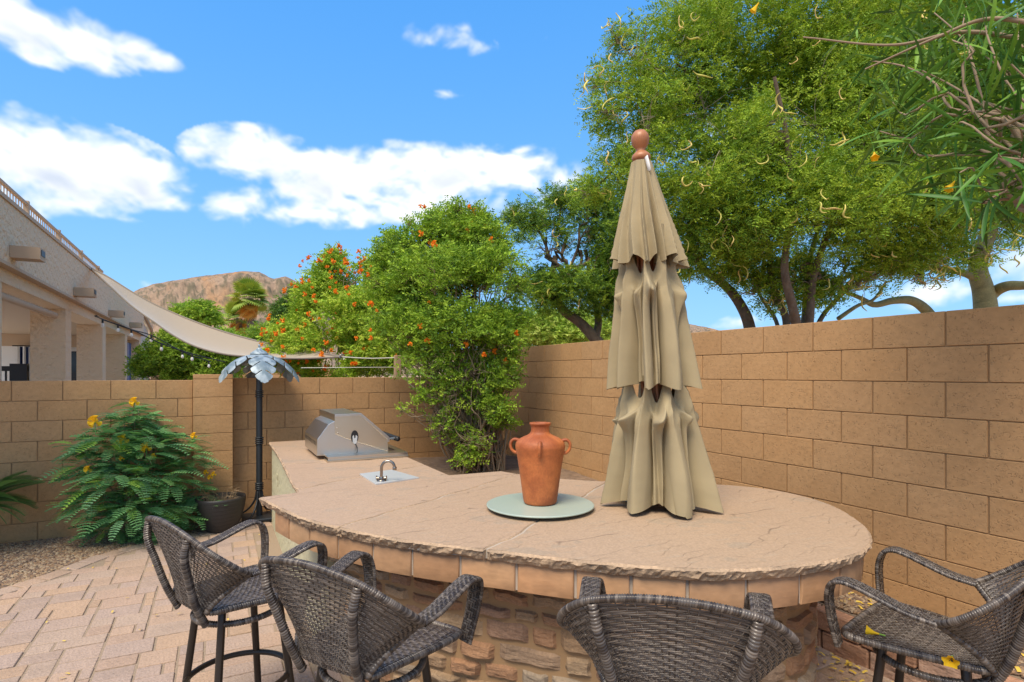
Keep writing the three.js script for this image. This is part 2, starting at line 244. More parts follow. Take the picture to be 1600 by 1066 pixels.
function extrude(pts, depth, bevel = 0) { const s = new THREE.Shape(pts.map((p) => new THREE.Vector2(p[0], p[1]))); return new THREE.ExtrudeGeometry(s, { depth, bevelEnabled: bevel > 0, bevelSize: bevel, bevelThickness: bevel, bevelSegments: 2 }); }
function chamferBox(w, h, d, c, du = 0, dv = 0, warp = null) {          // 44-triangle box with chamfered edges
  const g = new THREE.BoxGeometry(w, h, d, 3, 3, 3), p = g.attributes.position, n = g.attributes.normal;
  const snap = (v, s) => { const a = Math.abs(v) * 2 / s; return Math.sign(v) * (a > 0.9 ? s / 2 : a > 0.1 ? s / 2 - c : 0); };
  for (let i = 0; i < p.count; i++) {
    let x = snap(p.getX(i), w), y = snap(p.getY(i), h), z = snap(p.getZ(i), d);
    const ex = Math.abs(x) > w / 2 - 1e-6, ey = Math.abs(y) > h / 2 - 1e-6, ez = Math.abs(z) > d / 2 - 1e-6, k = ex + ey + ez;
    if (k > 1) { const t = c * (1 - (k === 2 ? 0.5 : 0.577)); if (ex) x -= Math.sign(x) * t; if (ey) y -= Math.sign(y) * t; if (ez) z -= Math.sign(z) * t; }
    if (warp) [x, y, z] = warp(x, y, z);
    p.setXYZ(i, x, y, z);
  }
  g.deleteAttribute('normal'); g.computeVertexNormals(); return boxUV(g, du, dv);
}
const M4 = (pos, quat, s) => new THREE.Matrix4().compose(pos, quat, typeof s === 'number' ? V3(s, s, s) : s);
function scatter(name, geo, mat, list, parent) {                        // list of [Matrix4, Color]
  const o = new THREE.InstancedMesh(geo, mat, list.length); o.name = name; o.userData.kind = 'stuff';
  list.forEach(([m, c], i) => { o.setMatrixAt(i, m); if (c) o.setColorAt(i, c); });
  (parent || scene).add(o); return o;
}
const randQ = (r, tilt = Math.PI) => new THREE.Quaternion().setFromEuler(new THREE.Euler((r() - 0.5) * 2 * tilt, r() * Math.PI * 2, (r() - 0.5) * 2 * tilt, 'YXZ'));

// ---------- the setting: ground, hills, patio, walls ----------
{
  const g = new THREE.CircleGeometry(3000, 64); g.rotateX(-Math.PI / 2); g.translate(0, -0.06, 0);
  const p = g.attributes.position, uv = g.attributes.uv; for (let i = 0; i < p.count; i++) uv.setXY(i, p.getX(i), p.getZ(i));
  structure('ground', g, M.desert);
}
// hills: front slope, ridge and back slope, with gullies
function hill(name, px0, px1, ridge, Z0, Z1, seed) {
  const ridgeY = (x) => { let i = 0; while (i < ridge.length - 2 && x > ridge[i + 1][0]) i++; const [x0, y0] = ridge[i], [x1, y1] = ridge[i + 1]; return mix(y0, y1, clamp((x - x0) / (x1 - x0))); };
  const nu = 420, nv = 170, colours = [];
  const g = grid(nu, nv, (u, v) => {
    const px = mix(px0, px1, u), t = v / 0.7, Z = mix(Z0, Z1, v) * (1 + 0.02 * Math.sin(u * 9 + seed));
    const top = (HORIZON - ridgeY(px)) * Z1 * 0.86 / FOCAL;
    const prof = t < 1 ? Math.pow(t, 0.92) : Math.max(0, 1 - (t - 1) * 1.4);
    const [da, db] = ray(px), X = da * Z, Y = db * Z;
    const rid = 1 - Math.abs(2 * fbm(X / 110 + seed, Y / 110, 0, 5) - 1), n = fbm(X / 24, Y / 24 + seed, 0, 5) - 0.5;
    const e = Math.sin(Math.PI * clamp(prof)) ;
    return yard(X, Y, top * prof + e * (rid - 0.78) * 0.55 * top + (0.12 + e) * n * 30 + (0.2 + e) * (fbm(X / 7, Y / 7, 0, 3) - 0.5) * 7 + EYE - 2);
  });
  const p = g.attributes.position;
  for (let i = 0; i < p.count; i++) {
    const x = p.getX(i), y = p.getY(i), z = p.getZ(i), m = fbm(x / 30, z / 30, 2.2, 4), sc = fbm(x / 5, z / 5, 0, 3), o = sstep(0.52, 0.68, fbm(x / 55 + 9, z / 55 + y / 30, 0, 4));
    let c = lerp3([0.30, 0.20, 0.135], [0.44, 0.32, 0.225], m); c = lerp3(c, [0.52, 0.27, 0.11], o * 0.6); c = lerp3(c, [0.13, 0.12, 0.075], sstep(0.50, 0.62, sc) * 0.8); colours.push(...c);
  }
  g.setAttribute('color', new THREE.Float32BufferAttribute(colours, 3));
  structure(name, g, std({ vertexColors: true, roughness: 1, map: rockMap.clone(), bumpMap: null }));
  scene.children.at(-1).material.map.repeat.set(40, 40);
}
hill('hill', 60, 760, [[60, 520], [150, 484], [215, 458], [240, 449], [300, 441], [350, 435], [378, 431], [405, 432], [428, 441], [446, 437], [470, 448], [500, 466], [560, 500], [640, 530], [760, 560]], 420, 1050, 1.3);
hill('distant_hill', 940, 1200, [[940, 530], [1000, 512], [1050, 503], [1075, 504], [1110, 511], [1150, 519], [1200, 535]], 1300, 2100, 5.7);

const sm = (x0, pts) => { for (let i = 0; i < pts.length - 1; i++) if (x0 <= pts[i + 1][0]) return mix(pts[i][1], pts[i + 1][1], clamp((x0 - pts[i][0]) / (pts[i + 1][0] - pts[i][0]))); return pts.at(-1)[1]; };
const borderB = (a) => sm(a, [[-3.6, 4.2], [-2.4, 5.0], [-1.479, 5.72], [-1.23, 5.96], [-1.119, 6.138], [-0.974, 6.36], [-0.752, 6.56], [-0.4, 6.74], [-0.05, 6.86], [0.6, 6.95]]);
// ---------- counter outline (yard coordinates), used by the paving too ----------
const FRONT = [[0.232, 3.84], [0.30, 3.55], [0.405, 3.18], [0.53, 2.915], [0.655, 2.695], [0.785, 2.52], [0.915, 2.37], [1.035, 2.245], [1.245, 2.01], [1.42, 1.835], [1.575, 1.705], [1.73, 1.60], [1.87, 1.54], [2.02, 1.50], [2.20, 1.472], [2.34, 1.468], [2.48, 1.49], [2.66, 1.565], [2.81, 1.665], [2.96, 1.81], [3.10, 1.985], [3.185, 2.13], [3.245, 2.34], [3.24, 2.54], [3.185, 2.68], [3.05, 2.85], [2.75, 3.08], [2.41, 3.31], [2.20, 3.54], [2.04, 3.815], [1.975, 4.005]];
const frontCurve = curve(FRONT.map(([a, b]) => V3(a, b, 0)), 420);
const inset = (d) => frontCurve.map((p, i) => { const q = frontCurve[Math.min(i + 1, 420)], o = frontCurve[Math.max(i - 1, 0)], t = q.clone().sub(o).normalize(); return V3(p.x - t.y * d, p.y + t.x * d, 0); });
const inPoly = (x, y, P) => { let c = false; for (let i = 0, j = P.length - 1; i < P.length; j = i++) if ((P[i].y > y) !== (P[j].y > y) && x < (P[j].x - P[i].x) * (y - P[i].y) / (P[j].y - P[i].y) + P[i].x) c = !c; return c; };
const basePoly = inset(0.25);

{ // patio: bed of joint sand with one mesh per paver
  const outline = [[-3.6, 0.2], [3.34, 0.2], [3.34, 3.3], [0.6, 3.3], [0.6, 6.95]]; for (let a = 0.55; a >= -3.6; a -= 0.05) outline.push([a, borderB(a)]);
  const s = new THREE.Shape(outline.map(([a, b]) => new THREE.Vector2(a, b))), g = new THREE.ShapeGeometry(s); g.rotateX(-Math.PI / 2); g.translate(0, 0.012, 0);
  const patio = structure('patio', boxUV(g), M.jointSand);
  const u = 0.068, r = rng(5), A0 = -3.6, B0 = 0.3, NA = 103, NB = 98, full = new Uint8Array(NA * NB), list = [];
  const kinds = [[3, 2], [2, 2], [3, 3], [4, 3], [2, 3], [4, 2], [3, 2], [4, 3]];
  for (let j = 0; j < NB; j++) for (let i = 0; i < NA; i++) {
    if (full[j * NA + i]) continue;
    const fits = (w, d) => { if (i + w > NA || j + d > NB) return false; for (let y = 0; y < d; y++) for (let x = 0; x < w; x++) if (full[(j + y) * NA + i + x]) return false; return true; };
    let k = kinds[Math.floor(r() * kinds.length)]; if (!fits(...k)) k = [[3, 2], [2, 2], [2, 3], [2, 1], [1, 2], [1, 1]].find((q) => fits(...q));
    for (let y = 0; y < k[1]; y++) for (let x = 0; x < k[0]; x++) full[(j + y) * NA + i + x] = 1;
    list.push([A0 + i * u, B0 + j * u, k[0] * u, k[1] * u]);
  }
  const rest = [], seen = [];
  for (const [a, b, w, d] of list) {
    const ca = a + w / 2, cb = b + d / 2, e0 = borderB(a) - 0.178, e1 = borderB(a + w) - 0.178;
    if (ca > 3.3 || (cb > 3.3 && ca + w / 2 > 0.54) || inPoly(ca, cb, basePoly)) continue;
    if (b + d > Math.min(e0, e1)) {                                     // pavers cut to the curve of the border
      const g = 0.005, P = [[a + g, b + g], [a + w - g, b + g], [a + w - g, Math.min(b + d - g, e1)], [a + g, Math.min(b + d - g, e0)]].filter((q, i) => i < 2 || q[1] > b + 0.012);
      const P2 = P.filter((q, i) => !(i < 2 && (i ? e1 : e0) < b + 0.012)); if (P2.length < 3) continue;
      const o = part('paver', boxUV(extrude(P2, 0.03, 0.003).rotateX(-Math.PI / 2).translate(0, -0.014, 0)), M.pavers[Math.floor(r() * 6)], patio); continue;
    }
    const [x, y, Z] = project(yard(ca, cb, 0)); if (Z < 0.8 || x < -90 || x > 1690 || y > 1150) continue;
    seen.push([w * d / Z ** 3, ca, cb, w, d]);
  }
  seen.sort((p, q) => q[0] - p[0]);
  const make = (w, d, v) => chamferBox(w - 0.009 - 0.004 * ((v * 7) % 3) / 2, 0.05, d - 0.010, 0.006, v * 0.37, v * 0.53, (x, y, z) => [x + 0.004 * (vn(z * 30 + v * 9, v) - 0.5), y + 0.0025 * (vn(x * 9 + v, z * 9 + v) - 0.5), z + 0.004 * (vn(x * 30 + v * 5, v + 3) - 0.5)]);
  const cache = {};
  seen.forEach(([, ca, cb, w, d], i) => {
    const v = i % 3, key = `${w.toFixed(3)} ${d.toFixed(3)} ${v}`, g2 = cache[key] ??= make(w, d, v), hgt = -0.006 + 0.007 * (r() - 0.5) , m = M.pavers[Math.floor(r() * M.pavers.length)];
    if (i < 300) { const o = part('paver', g2, m, patio); o.position.set(ca, hgt, -cb); o.rotation.set((r() - 0.5) * 0.012, (r() - 0.5) * 0.025, (r() - 0.5) * 0.012); }
    else { const q = g2.clone(); q.translate(ca, hgt, -cb); (rest[i % 6] ??= []).push(q); }
  });
  rest.forEach((l, i) => { if (l) part('pavers_beyond', join(l), M.pavers[i], patio).userData.kind = 'stuff'; });
  // soldier course along the gravel
  let a = -3.0; let k = 0;
  while (a < 0.45) {
    const t = Math.atan2(borderB(a + 0.1) - borderB(a - 0.1), 0.2), w = 0.15 + 0.06 * r(), na = a + w * Math.cos(t);
    const cb = borderB((a + na) / 2) - 0.085, o = part('border_paver', make(w, 0.165, k % 3), M.pavers[[0, 4, 2, 1, 4, 0][k % 6]], patio);
    o.position.set((a + na) / 2, -0.004, -cb); o.rotation.y = t; a = na; k++;
  }
}
{ // gravel beds
  const bed = (name, pts, h) => { const s = new THREE.Shape(pts.map(([a, b]) => new THREE.Vector2(a, b))), g = new THREE.ShapeGeometry(s); g.rotateX(-Math.PI / 2); g.translate(0, h, 0); return structure(name, boxUV(g), M.gravelBase); };
  const left = [[-3.6, 7.35], [0.55, 7.35], [0.55, 6.9]]; for (let a = 0.5; a >= -3.6; a -= 0.05) left.push([a, borderB(a) + 0.004]);
  bed('gravel_bed', left, 0.0);
  const r = rng(15), pebble = new THREE.IcosahedronGeometry(1, 1); { const p = pebble.attributes.position; for (let i = 0; i < p.count; i++) { const k = 0.8 + 0.4 * h3(Math.round(p.getX(i) * 40), Math.round(p.getY(i) * 40), Math.round(p.getZ(i) * 40)); p.setXYZ(i, p.getX(i) * k, p.getY(i) * k * 0.6, p.getZ(i) * k * 0.8); } pebble.computeVertexNormals(); }
  const cols = [rgb(0.28, 0.185, 0.115), rgb(0.20, 0.13, 0.085), rgb(0.36, 0.255, 0.155), rgb(0.14, 0.10, 0.075), rgb(0.30, 0.185, 0.10), rgb(0.42, 0.32, 0.21)];
  const list = [];
  for (let i = 0; i < 26000; i++) { const a = mix(-2.6, 0.5, r()), e = borderB(a), b = mix(e + 0.01, 7.28, r()); if (e > 7.2) continue; list.push([M4(yard(a, b, 0.008 * r() + 0.004), randQ(r, 0.5), 0.0085 + 0.009 * r()), cols[Math.floor(r() * 6)]]); }
  for (let i = 0; i < 7000; i++) { const a = mix(3.37, 3.66, r()), b = mix(0.6, 3.6, r()); list.push([M4(yard(a, b, 0.252 + 0.01 * r()), randQ(r, 0.5), 0.008 + 0.009 * r()), cols[Math.floor(r() * 6)]]); }
  const o = scatter('gravel', pebble, std({ roughness: 0.9 }), list); tag(o, 'loose brown gravel chips along the feet of both block walls', 'gravel');
}
{ // planting bed in the corner behind the counter, and the strip along the tall wall
  const g = grid(24, 30, (u, v) => { const a = mix(1.52, 3.67, u), b = mix(3.35, 7.44, v); return yard(a, b, 0.24 + 0.30 * sstep(3.6, 5.2, b) + 0.05 * (fbm(a * 3, b * 3) - 0.5)); }, [2.1, 4]);
  const s = structure('planting_bed', g, M.soil);
  part('bed_strip', yardBox(3.35, 3.67, 0.4, 3.36, 0.0, 0.245), M.gravelBase, s);
  part('bed_side', yardBox(1.5, 1.53, 4.0, 7.44, 0.0, 0.5), M.stucco, s);
  const e = thing('stone_edging', 'row of reddish stone blocks holding the gravel strip below the tall block wall', 'edging'), r = rng(8);
  let b = 0.5, k = 0; while (b < 3.3) { const w = 0.24 + 0.1 * r(); for (const lev of [0, 1]) { const o = part('edging_block', chamferBox(0.10, 0.122, w - 0.008, 0.012, k * 0.3, k * 0.7, (x, y, z) => [x + 0.02 * (fbm(z * 9 + k, y * 9 + lev) - 0.5), y, z]), M.edging[(k + lev) % 3], e); o.position.set(3.30, 0.064 + lev * 0.124, -(b + w / 2 + lev * 0.05)); } b += w; k++; }
}
// ---------- block walls ----------
const COURSE = 0.2032, LONG = 0.4064;
const blockGeo = {}; const blockShape = (w, h, d, v) => blockGeo[`${w.toFixed(3)} ${h.toFixed(3)} ${v}`] ??= chamferBox(w, h, d, 0.0035, v * 0.29, v * 0.61);
function course(wall, along, from, to, top, bottom, face, offset0, r, mats = M.blocks) { // along: 'a' or 'b'
  let h = top, row = 0;
  while (h > bottom + 0.01) {
    const hh = Math.min(COURSE, h - bottom), start = offset0 + (row % 2 ? LONG / 2 : 0);
    for (let k = Math.floor((from - start) / LONG) - 1; ; k++) {
      let s = start + k * LONG, e = s + LONG; if (s >= to - 0.02) break; s = Math.max(s, from); e = Math.min(e, to); if (e - s < 0.03) continue;
      const v = Math.floor(r() * 5), w = e - s - 0.008, g = blockShape(w, hh - 0.0045, 0.14, v), o = part('block', g, mats[Math.floor(r() * mats.length)], wall), m = (s + e) / 2, j = 0.0025 * (r() - 0.5);
      if (along === 'b') { o.position.set(face + 0.07 + j, h - hh / 2, -m); o.rotation.y = -Math.PI / 2; } else o.position.set(m, h - hh / 2, -(face + 0.07 + j));
    }
    h -= hh; row++;
  }
}
{
  const tall = thing('block_wall', 'tall tan concrete block wall running behind the round bar end and umbrella', 'wall'), r = rng(21);
  part('mortar', yardBox(3.676 + 0.009, 3.676 + 0.131, -0.6, 7.55, -0.05, EYE + 0.352), M.mortar, tall);
  course(tall, 'b', -0.6, 7.42, EYE + 0.3573, -0.02, 3.676, 1.7559, r);
  const low = thing('block_wall', 'lower tan block wall with a pilaster behind the palm-leaf lamp and grill', 'wall');
  const T1 = EYE - 0.0715, T2 = EYE - 0.048, pl = [onB(301.4, 590, 7.25).x, onB(363.6, 590, 7.25).x];
  part('mortar', yardBox(-5.2, pl[0] + 0.03, 7.309, 7.43, -0.05, T1 - 0.006), M.mortar, low);
  part('mortar', yardBox(pl[1] - 0.03, 3.676, 7.429, 7.55, -0.05, T2 - 0.006), M.mortar, low);
  course(low, 'a', -5.2, pl[0] - 0.002, T1, -0.02, 7.30, -1.8015, r);
  course(low, 'a', pl[1] + 0.002, 3.674, T2, -0.02, 7.42, 0.7381, r);
  part('mortar', yardBox(pl[0] + 0.01, pl[1] - 0.01, 7.262, 7.50, -0.05, T1 + 0.055), M.mortar, low);
  let h = T1 + 0.065, first = true; while (h > 0) { const hh = first ? 0.055 : COURSE; first = false; const o = part('pilaster_block', blockShape(pl[1] - pl[0], hh - 0.004, 0.2, 3), M.blocks[Math.floor(r() * 4)], low); o.position.set((pl[0] + pl[1]) / 2, h - hh / 2, -7.35); h -= hh; }
}

// ---------- neighbour's house, sail, string lights ----------
{
  const A = -2.2, house = thing('stucco_house', 'beige stucco house with covered patio columns and a roof deck railing', 'house');
  part('parapet', yardBox(A - 0.25, A + 0.08, 5.5, 22.2, 2.94, 3.64), M.house, house);
  part('parapet_cap', yardBox(A - 0.27, A + 0.10, 5.5, 22.2, 3.64, 3.69), M.houseTrim, house);
  part('beam', yardBox(A - 0.42, A, 5.5, 22.2, 2.74, 2.937), M.house, house);
  part('beam_lip', yardBox(A - 0.2, A + 0.11, 5.5, 22.2, 2.90, 2.938), M.houseTrim, house);
  for (const b of [8.15, 11.72, 15.15, 18.62, 21.75]) part('column', yardBox(A - 0.46, A - 0.003, b, b + 0.42, -0.05, 2.738), M.house, house);
  part('patio_ceiling', yardBox(-6.6, A - 0.42, 5.5, 22.2, 2.75, 2.93), M.houseTrim, house);
  part('patio_floor', yardBox(-9, A + 0.3, 5.5, 22.2, -0.05, 0.03), M.white, house);
  part('end_wall', yardBox(-9, A - 0.5, 19.9, 20.1, 0.03, 2.748), M.white, house);
  part('end_wall_header', yardBox(-9, A - 0.5, 19.82, 19.897, 2.42, 2.746), M.houseTrim, house);
  part('roof_deck', yardBox(-6.6, A - 0.25, 5.5, 22.2, 2.94, 3.1), M.house, house);
  const wdw = part('window', yardBox(-3.75, -2.75, 19.84, 19.896, 0.95, 2.3), M.window, house); part('window_frame', yardBox(-3.82, -2.68, 19.86, 19.894, 2.302, 2.37), M.white, wdw);
  for (const [px, py] of [[23, 393], [119, 455], [172, 489], [204, 507]]) { const p = onA(px, py, A + 0.1), b = -p.z; const sc = part('scupper', yardBox(A + 0.083, A + 0.36, b - 0.12, b + 0.12, p.y - 0.09, p.y + 0.05), M.houseTrim, house); part('scupper_opening', yardBox(A + 0.361, A + 0.366, b - 0.08, b + 0.08, p.y - 0.04, p.y + 0.03), M.black, sc); }
  const shade = onA(10, 450, A - 0.05), roll = part('roller_shade', sweep([yard(A - 0.12, 8.7, 2.62), yard(A - 0.12, 11.6, 2.62)], 0.05, 12), M.houseTrim, house); part('shade_bracket', yardBox(A - 0.2, A - 0.04, 8.58, 8.69, 2.5, 2.735), M.black, roll);
  const rail = part('railing', yardBox(A - 0.09, A - 0.05, 5.5, 15.6, 3.94, 3.975), M.houseTrim, house); part('bottom_rail', yardBox(A - 0.08, A - 0.06, 5.5, 15.6, 3.705, 3.72), M.houseTrim, rail);
  for (let b = 6.35; b < 15.7; b += 1.74) part('railing_post', yardBox(A - 0.10, A - 0.04, b - 0.03, b + 0.03, 3.692, 4.0), M.houseTrim, rail);
  const bal = yardBox(-0.0055, 0.0055, -0.0055, 0.0055, 3.72, 3.94); for (let b = 6.5; b < 15.6; b += 0.115) part('baluster', bal, M.houseTrim, rail).position.set(A - 0.07, 0, -b);
  // pale end block with a sloping roof edge, seen past the last column
  const far = thing('pale_house', 'pale pinkish stucco house end beyond the covered patio', 'house');
  part('wall', boxUV(extrude([[22.3, 0], [27.2, 0], [27.2, 2.9], [26.6, 3.35], [22.3, 4.0]], 6).rotateY(Math.PI / 2).translate(-8.4, 0, 0)), M.housePink, far);
  part('roof_edge', sweep([yard(A - 0.1, 22.25, 4.06), yard(A - 0.1, 26.7, 3.42), yard(A - 0.1, 27.3, 2.95)], 0.07, 6), M.houseTrim, far);
  // striped curtains
  const curtain = (a0, a1, b, h0, h1, label) => { const c = thing('striped_curtain', label, 'curtain', 'striped curtains of the covered patio'); part('cloth', grid(60, 4, (u, v) => yard(mix(a0, a1, u), b - 0.06 * Math.sin(u * 30) - 0.02 * Math.sin(u * 71), mix(h0, h1, v)), [Math.abs(a1 - a0) * 1.5, 2.6]), M.stripe, c); part('curtain_rod', sweep([yard(a0 - 0.1, b, h1 + 0.02), yard(a1 + 0.1, b, h1 + 0.02)], 0.015, 6), M.black, c); };
  curtain(-4.72, -4.15, 19.6, 0.1, 2.4, 'blue and white striped curtain hanging behind the nearest full patio column');
  curtain(-2.75, -2.48, 19.3, 0.1, 2.4, 'narrow blue and white striped curtain beside the last patio column');
  { const c = thing('striped_curtain', 'striped blue curtain in the patio opening past the last column', 'curtain', 'striped curtains of the covered patio'); part('cloth', grid(50, 4, (u, v) => yard(A - 0.2 + 0.05 * Math.sin(u * 40), mix(19.3, 21.2, u), mix(0.1, 2.6, v)), [2.2, 2.6]), M.stripe, c); part('curtain_rod', sweep([yard(A - 0.2, 19.1, 2.62), yard(A - 0.2, 21.7, 2.62)], 0.015, 6), M.black, c); }
  const fence = thing('metal_fence', 'black metal bar fence between the patio columns', 'fence');
  part('rail', yardBox(-5.4, A - 0.52, 11.9, 11.94, 1.72, 1.80), M.black, fence); part('rail', yardBox(-5.4, A - 0.52, 11.9, 11.94, 0.2, 0.25), M.black, fence);
  part('post', yardBox(A - 0.75, A - 0.53, 11.85, 11.99, 0.03, 1.84), M.black, fence);
  for (let a = -5.35; a < A - 0.75; a += 0.13) part('bar', yardBox(a - 0.012, a + 0.012, 11.91, 11.93, 0.25, 1.72), M.black, fence);
  const nw = thing('garden_wall', 'distant tan block wall beyond the small tree in the neighbouring yard', 'wall'), rr = rng(3);
  part('mortar', yardBox(-2.0, 4.2, 23.02, 23.12, -0.05, 1.83), M.mortar, nw); course(nw, 'a', -2.0, 4.2, 1.84, 1.0, 23.0, 0, rr); 
}
{ // shade sail from the roof deck down to a post behind the low wall
  const sail = thing('shade_sail', 'long sagging beige shade sail stretched from the roof railing past the palm-leaf lamp', 'shade sail');
  const P1 = onA(140, 418, -2.15), P2 = onB(535, 558, 7.95);
  const line = (pts, zs) => curve([P1, ...pts.map(([x, y], i) => atZ(x, y, zs[i])), P2], 60);
  const low = line([[170, 446], [205, 478], [240, 503], [272, 525], [304, 541], [350, 553.5], [400, 558], [465, 560.5]], [10.0, 9.45, 9.0, 8.7, 8.45, 8.15, 7.95, 7.8]);
  const up = line([[170, 434], [205, 456], [240, 475.5], [272, 490], [304, 503], [350, 519], [400, 533], [465, 546]], [10.6, 10.5, 10.4, 10.3, 10.1, 9.7, 9.3, 8.7]);
  const surf = (u, v) => { const i = u * 60, k = Math.min(59, Math.floor(i)), f = i - k, a = low[k].clone().lerp(low[k + 1], f), b = up[k].clone().lerp(up[k + 1], f), p = a.lerp(b, v); p.y -= 0.10 * Math.sin(Math.PI * v) * Math.sin(Math.PI * u); return p; };
  part('cloth', grid(60, 14, surf, [6, 1.6]), M.sail, sail);
  part('hem', join([sweep(low, 0.013, 6), sweep(up, 0.02, 6)]), M.sailHem, sail);
  const top = onB(621, 559, 7.8);
  part('rope', sweep(curve([P2, P2.clone().lerp(top, 0.5).add(V3(0, -0.015, 0)), top], 12), 0.008, 5), M.rope, sail);
  part('corner_ring', new THREE.TorusGeometry(0.035, 0.007, 6, 16).translate(P2.x, P2.y, P2.z), M.chrome, sail);
  part('tie_cord', sweep([P1, onA(128, 406, -2.24)], 0.01, 5), M.rope, sail);
  const post = thing('wooden_post', 'thin wooden post standing behind the low wall at the end of the sail rope', 'post');
  part('shaft', chamferBox(0.09, 2.1, 0.07, 0.008).translate(top.x, top.y - 1.02, top.z), M.post, post);
  part('wire', sweep([onB(470, 575, 7.82), onB(621, 574, 7.82)], 0.005, 5), M.rope, post);
}
{ // two strings of bulbs
  const strand = (label, ends, bulbs, Z) => {
    const s = thing('string_light', label, 'string lights', 'string lights between the house and the small tree');
    const pts = curve(ends.map(([x, y], i) => atZ(x, y, Z + i * 0.4)), 60); part('cable', sweep(pts, 0.012, 5), M.black, s);
    for (const [x, y] of bulbs) { const c = pts.reduce((m, q) => Math.abs(project(q)[0] - x) < Math.abs(project(m)[0] - x) ? q : m), p = c.clone().add(V3(0, -0.1, 0)), b = part('bulb', lathe([[0.001, -0.055], [0.02, -0.045], [0.031, -0.02], [0.025, 0.01], [0.016, 0.03]], 12).translate(p.x, p.y, p.z), M.bulb, s); part('socket', sweep([p.clone().add(V3(0, 0.03, 0)), p.clone().add(V3(0, 0.10, 0))], 0.018, 8), M.black, b); }
  };
  strand('upper cable of hanging bulbs strung from the stucco beam', [[112, 473], [131, 486], [163, 500], [205, 515], [236, 524], [290, 552], [330, 566]], [[131, 491], [183, 509], [235, 527], [283, 544], [325, 556]], 11);
  strand('lower cable of hanging bulbs crossing in front of the small tree', [[150, 493], [162, 500], [205, 515], [252, 537], [300, 553], [352, 566]], [[161, 505], [204, 520], [251, 543], [299, 558]], 10.4);
}

